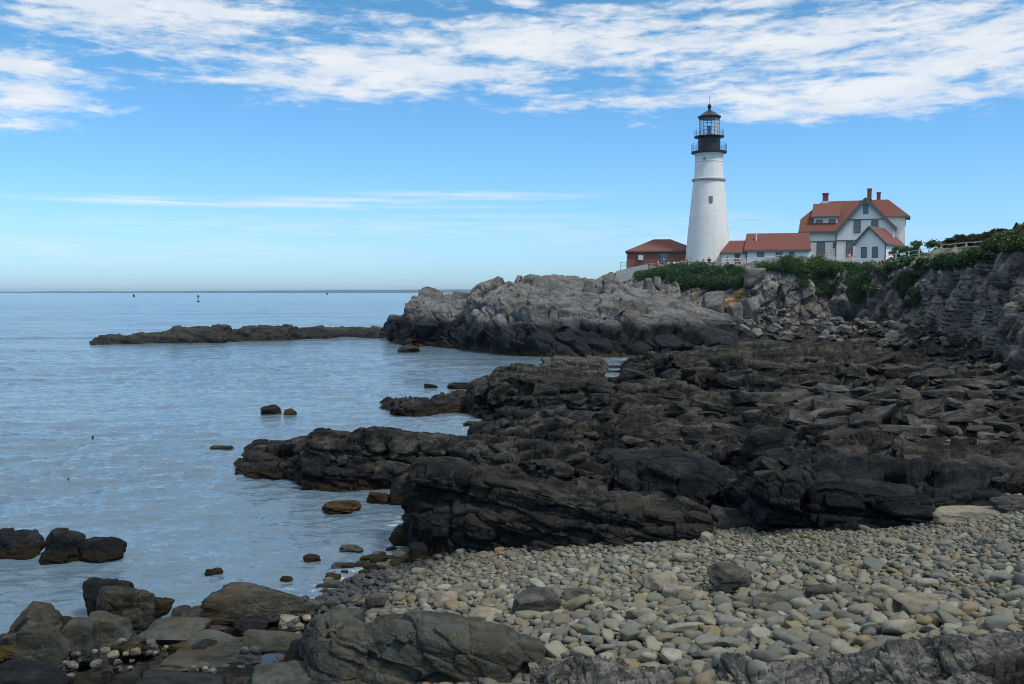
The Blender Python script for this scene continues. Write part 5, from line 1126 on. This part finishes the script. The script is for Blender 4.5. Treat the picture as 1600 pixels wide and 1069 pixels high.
def shrub(label, px, py, D, w, h, mat, n, seed, name='shrub'):
    rng = np.random.default_rng(seed); B = atY(px, py, D); W = w / F * D; Hh = h / F * D; bl = []
    for i in range(20): bl.append((B + np.array([rng.uniform(-.42, .42) * W, rng.uniform(-.4, .4) * W * .7, Hh * rng.uniform(-.5, .8)]), (W * .17 * rng.uniform(.7, 1.3), W * .17, Hh * .22)))
    V, Fc = leaf_cloud(bl, n, .13, rng)
    t = tag(empty(name, B), label, 'shrub'); st = MB()
    for i in range(5): st.bar(B + [0, 0, -1.6], bl[i][0], .05)
    st.build('stem', M['hair'], t); link_mesh('foliage', V, Fc, M[mat], parent=t)
shrub('bright green bush beside the right corner of the annex roof', 1446, 395, 122, 50, 22, 'shrub2', 5200, 11)
shrub('small green bush at the wall right of the annex', 1411, 400, 124, 34, 16, 'shrub2', 2800, 12)
shrub('dark bluish bush at the left of the conifer on the right skyline', 1572, 374, 74, 32, 16, 'conifer', 2200, 13)
for i, (px, py, w, h) in enumerate([(1486, 381, 26, 9), (1508, 380, 30, 14), (1532, 378, 28, 15), (1550, 374, 22, 16)]):
    shrub(['low brownish bush at the left end of the timber fence', 'olive bush behind the first timber fence post', 'olive bush behind the right half of the timber fence', 'dark olive bush where the timber fence ends'][i], px, py, 106 - i * 3, w * 1.2, h, 'tanleaf', 2200, 20 + i)
def conifer(px, py, D, h, label, seed):
    rng = np.random.default_rng(seed); B = atY(px, py, D); Hh = h / F * D; t = tag(empty('conifer_tree', B), label, 'tree')
    MB().lathe(B, [(.09, -.3), (.06, Hh * .5), (.015, Hh)], 8).build('trunk', M['hair'], t)
    bl = []
    for i in range(26):
        f = i / 25; z = Hh * (.05 + .9 * f); r = Hh * .34 * (1 - f) + .05; a = i * 2.4; bl.append((B + np.array([r * .55 * math.cos(a), r * .55 * math.sin(a), z]), (r * .55, r * .55, Hh * .05)))
    V, Fc = leaf_cloud(bl, 2200, .1, rng); link_mesh('crown', V, Fc, M['conifer'], parent=t)
conifer(1588, 367, 70, 18, 'dark small conifer on the right skyline', 31); conifer(1603, 364, 66, 22, 'dark conifer cut by the right edge of the photo', 32)

# ---------------------------------------------------------------- shingle
rng = np.random.default_rng(77); cand = []
pts_try = 26000; occ = {}
XYc = np.stack([rng.uniform(-4.2, 9.5, 520000), rng.uniform(8.2, 19.5, 520000)], -1)
zc_ = base_z(XYc); pxs, pys, dps = proj(np.c_[XYc, zc_]); mkc = np.clip(rockmask(XYc[:, 0], XYc[:, 1]), 0, 1)
ok = (pxs > 440) & (pxs < 1680) & (pys < 1110) & (zc_ > -.12) & (mkc < .45)
XYc, zc_, pxs, pys = XYc[ok], zc_[ok], pxs[ok], pys[ok]
near = np.clip((pys - 830) / 190, 0, 1)
u = rng.random(len(XYc)); rad = (.0125 + .0165 * near) * np.exp(rng.normal(size=len(XYc)) * .52 + .02); rad = np.clip(rad, .011, .11)
rad = rad * np.where((u > .985), 1.7, 1)
order = np.argsort(-rad); cell = .1; stones = []
def near_ok(x, y, r):
    i, j = int(x // cell), int(y // cell); k = 2 if r < .12 else 2
    for a in range(i - k, i + k + 1):
        for b in range(j - k, j + k + 1):
            for (X_, Y_, R_) in occ.get((a, b), ()):
                if (x - X_) ** 2 + (y - Y_) ** 2 < ((r + R_) * .8) ** 2: return False
    return True
for o_ in order:
    x, y, r = XYc[o_, 0], XYc[o_, 1], rad[o_]
    if near_ok(x, y, r):
        occ.setdefault((int(x // cell), int(y // cell)), []).append((x, y, r)); stones.append((x, y, zc_[o_], r))
        if len(stones) > 30000: break
S = np.array(stones); px_, py_, dp_ = proj(S[:, :3]); area = np.where((px_ > 5) & (px_ < 1595) & (py_ < 1060), S[:, 3] / dp_, 0)
big = set(np.argsort(-area)[:296].tolist())
CV = [stone(3, np.random.default_rng(600 + k), rng.uniform(2.2, 4.5), int(rng.integers(3, 9)), .15, .1, 0, .58) for k in range(26)]
CVs = [stone(2, np.random.default_rng(700 + k), rng.uniform(2.1, 4), int(rng.integers(2, 7)), .2, .09, 0, .58) for k in range(16)]
CVt = [stone(1, np.random.default_rng(800 + k), rng.uniform(2.1, 4), int(rng.integers(1, 4)), .3, .05, 0, .7) for k in range(16)]
CM = []
for P, Fc in CV:
    me = bpy.data.meshes.new('cobble'); me.from_pydata([tuple(v) for v in P], [], [tuple(map(int, f)) for f in Fc]); me.polygons.foreach_set('use_smooth', np.ones(len(me.polygons), bool)); me.materials.append(M['cobble']); CM.append(me)
AV = []; AF = []; nb = 0
for i, (x, y, z, r) in enumerate(S):
    sx = r * rng.uniform(1.0, 1.5); sy = r * rng.uniform(.75, 1.05); sz = r * rng.uniform(.36, .75)
    rz = rng.uniform(0, 6.28); tl = rng.normal(size=2) * .22; zc2 = z + sz * rng.uniform(.15, .6)
    if i in big:
        o = bpy.data.objects.new('cobble', CM[int(rng.integers(len(CM)))]); COL.objects.link(o); o.location = (x, y, zc2); o.scale = (sx, sy, sz); o.rotation_euler = (tl[0], tl[1], rz)
        tag(o, 'rounded grey or tan cobble lying among the others on the shingle beach', 'cobble', 'cobbles on the shingle beach')
    else:
        P, Fc = (CVs if r / dp_[i] * F > 5.5 else CVt)[int(rng.integers(16))]
        R_ = np.array(Matrix.Rotation(rz, 3, 'Z') @ Matrix.Rotation(tl[1], 3, 'Y') @ Matrix.Rotation(tl[0], 3, 'X'))
        AV.append((P * np.array([sx, sy, sz])) @ R_.T + np.array([x, y, zc2])); AF.append(Fc + nb); nb += len(P)
pb = link_mesh('pebbles', np.concatenate(AV), np.concatenate(AF), M['cobble_stuff'], origin=(2, 13, .5), smooth=True); tag(pb, 'small grey and tan pebbles filling the shingle beach', 'pebbles', kind='stuff')
print('stones', len(S))
EXPO = 0.36
# ---------------------------------------------------------------- render settings
SC.view_settings.view_transform = 'Standard'; SC.view_settings.look = 'None'; SC.view_settings.gamma = 1; SC.view_settings.exposure = EXPO
SC.view_settings.use_curve_mapping = False
SC.cycles.use_denoising = True
try: SC.cycles.denoiser = 'OPENIMAGEDENOISE'; SC.cycles.denoising_input_passes = 'RGB_ALBEDO_NORMAL'
except Exception: pass
SC.cycles.filter_width = 1.0; SC.cycles.max_bounces = 6; SC.cycles.transparent_max_bounces = 8
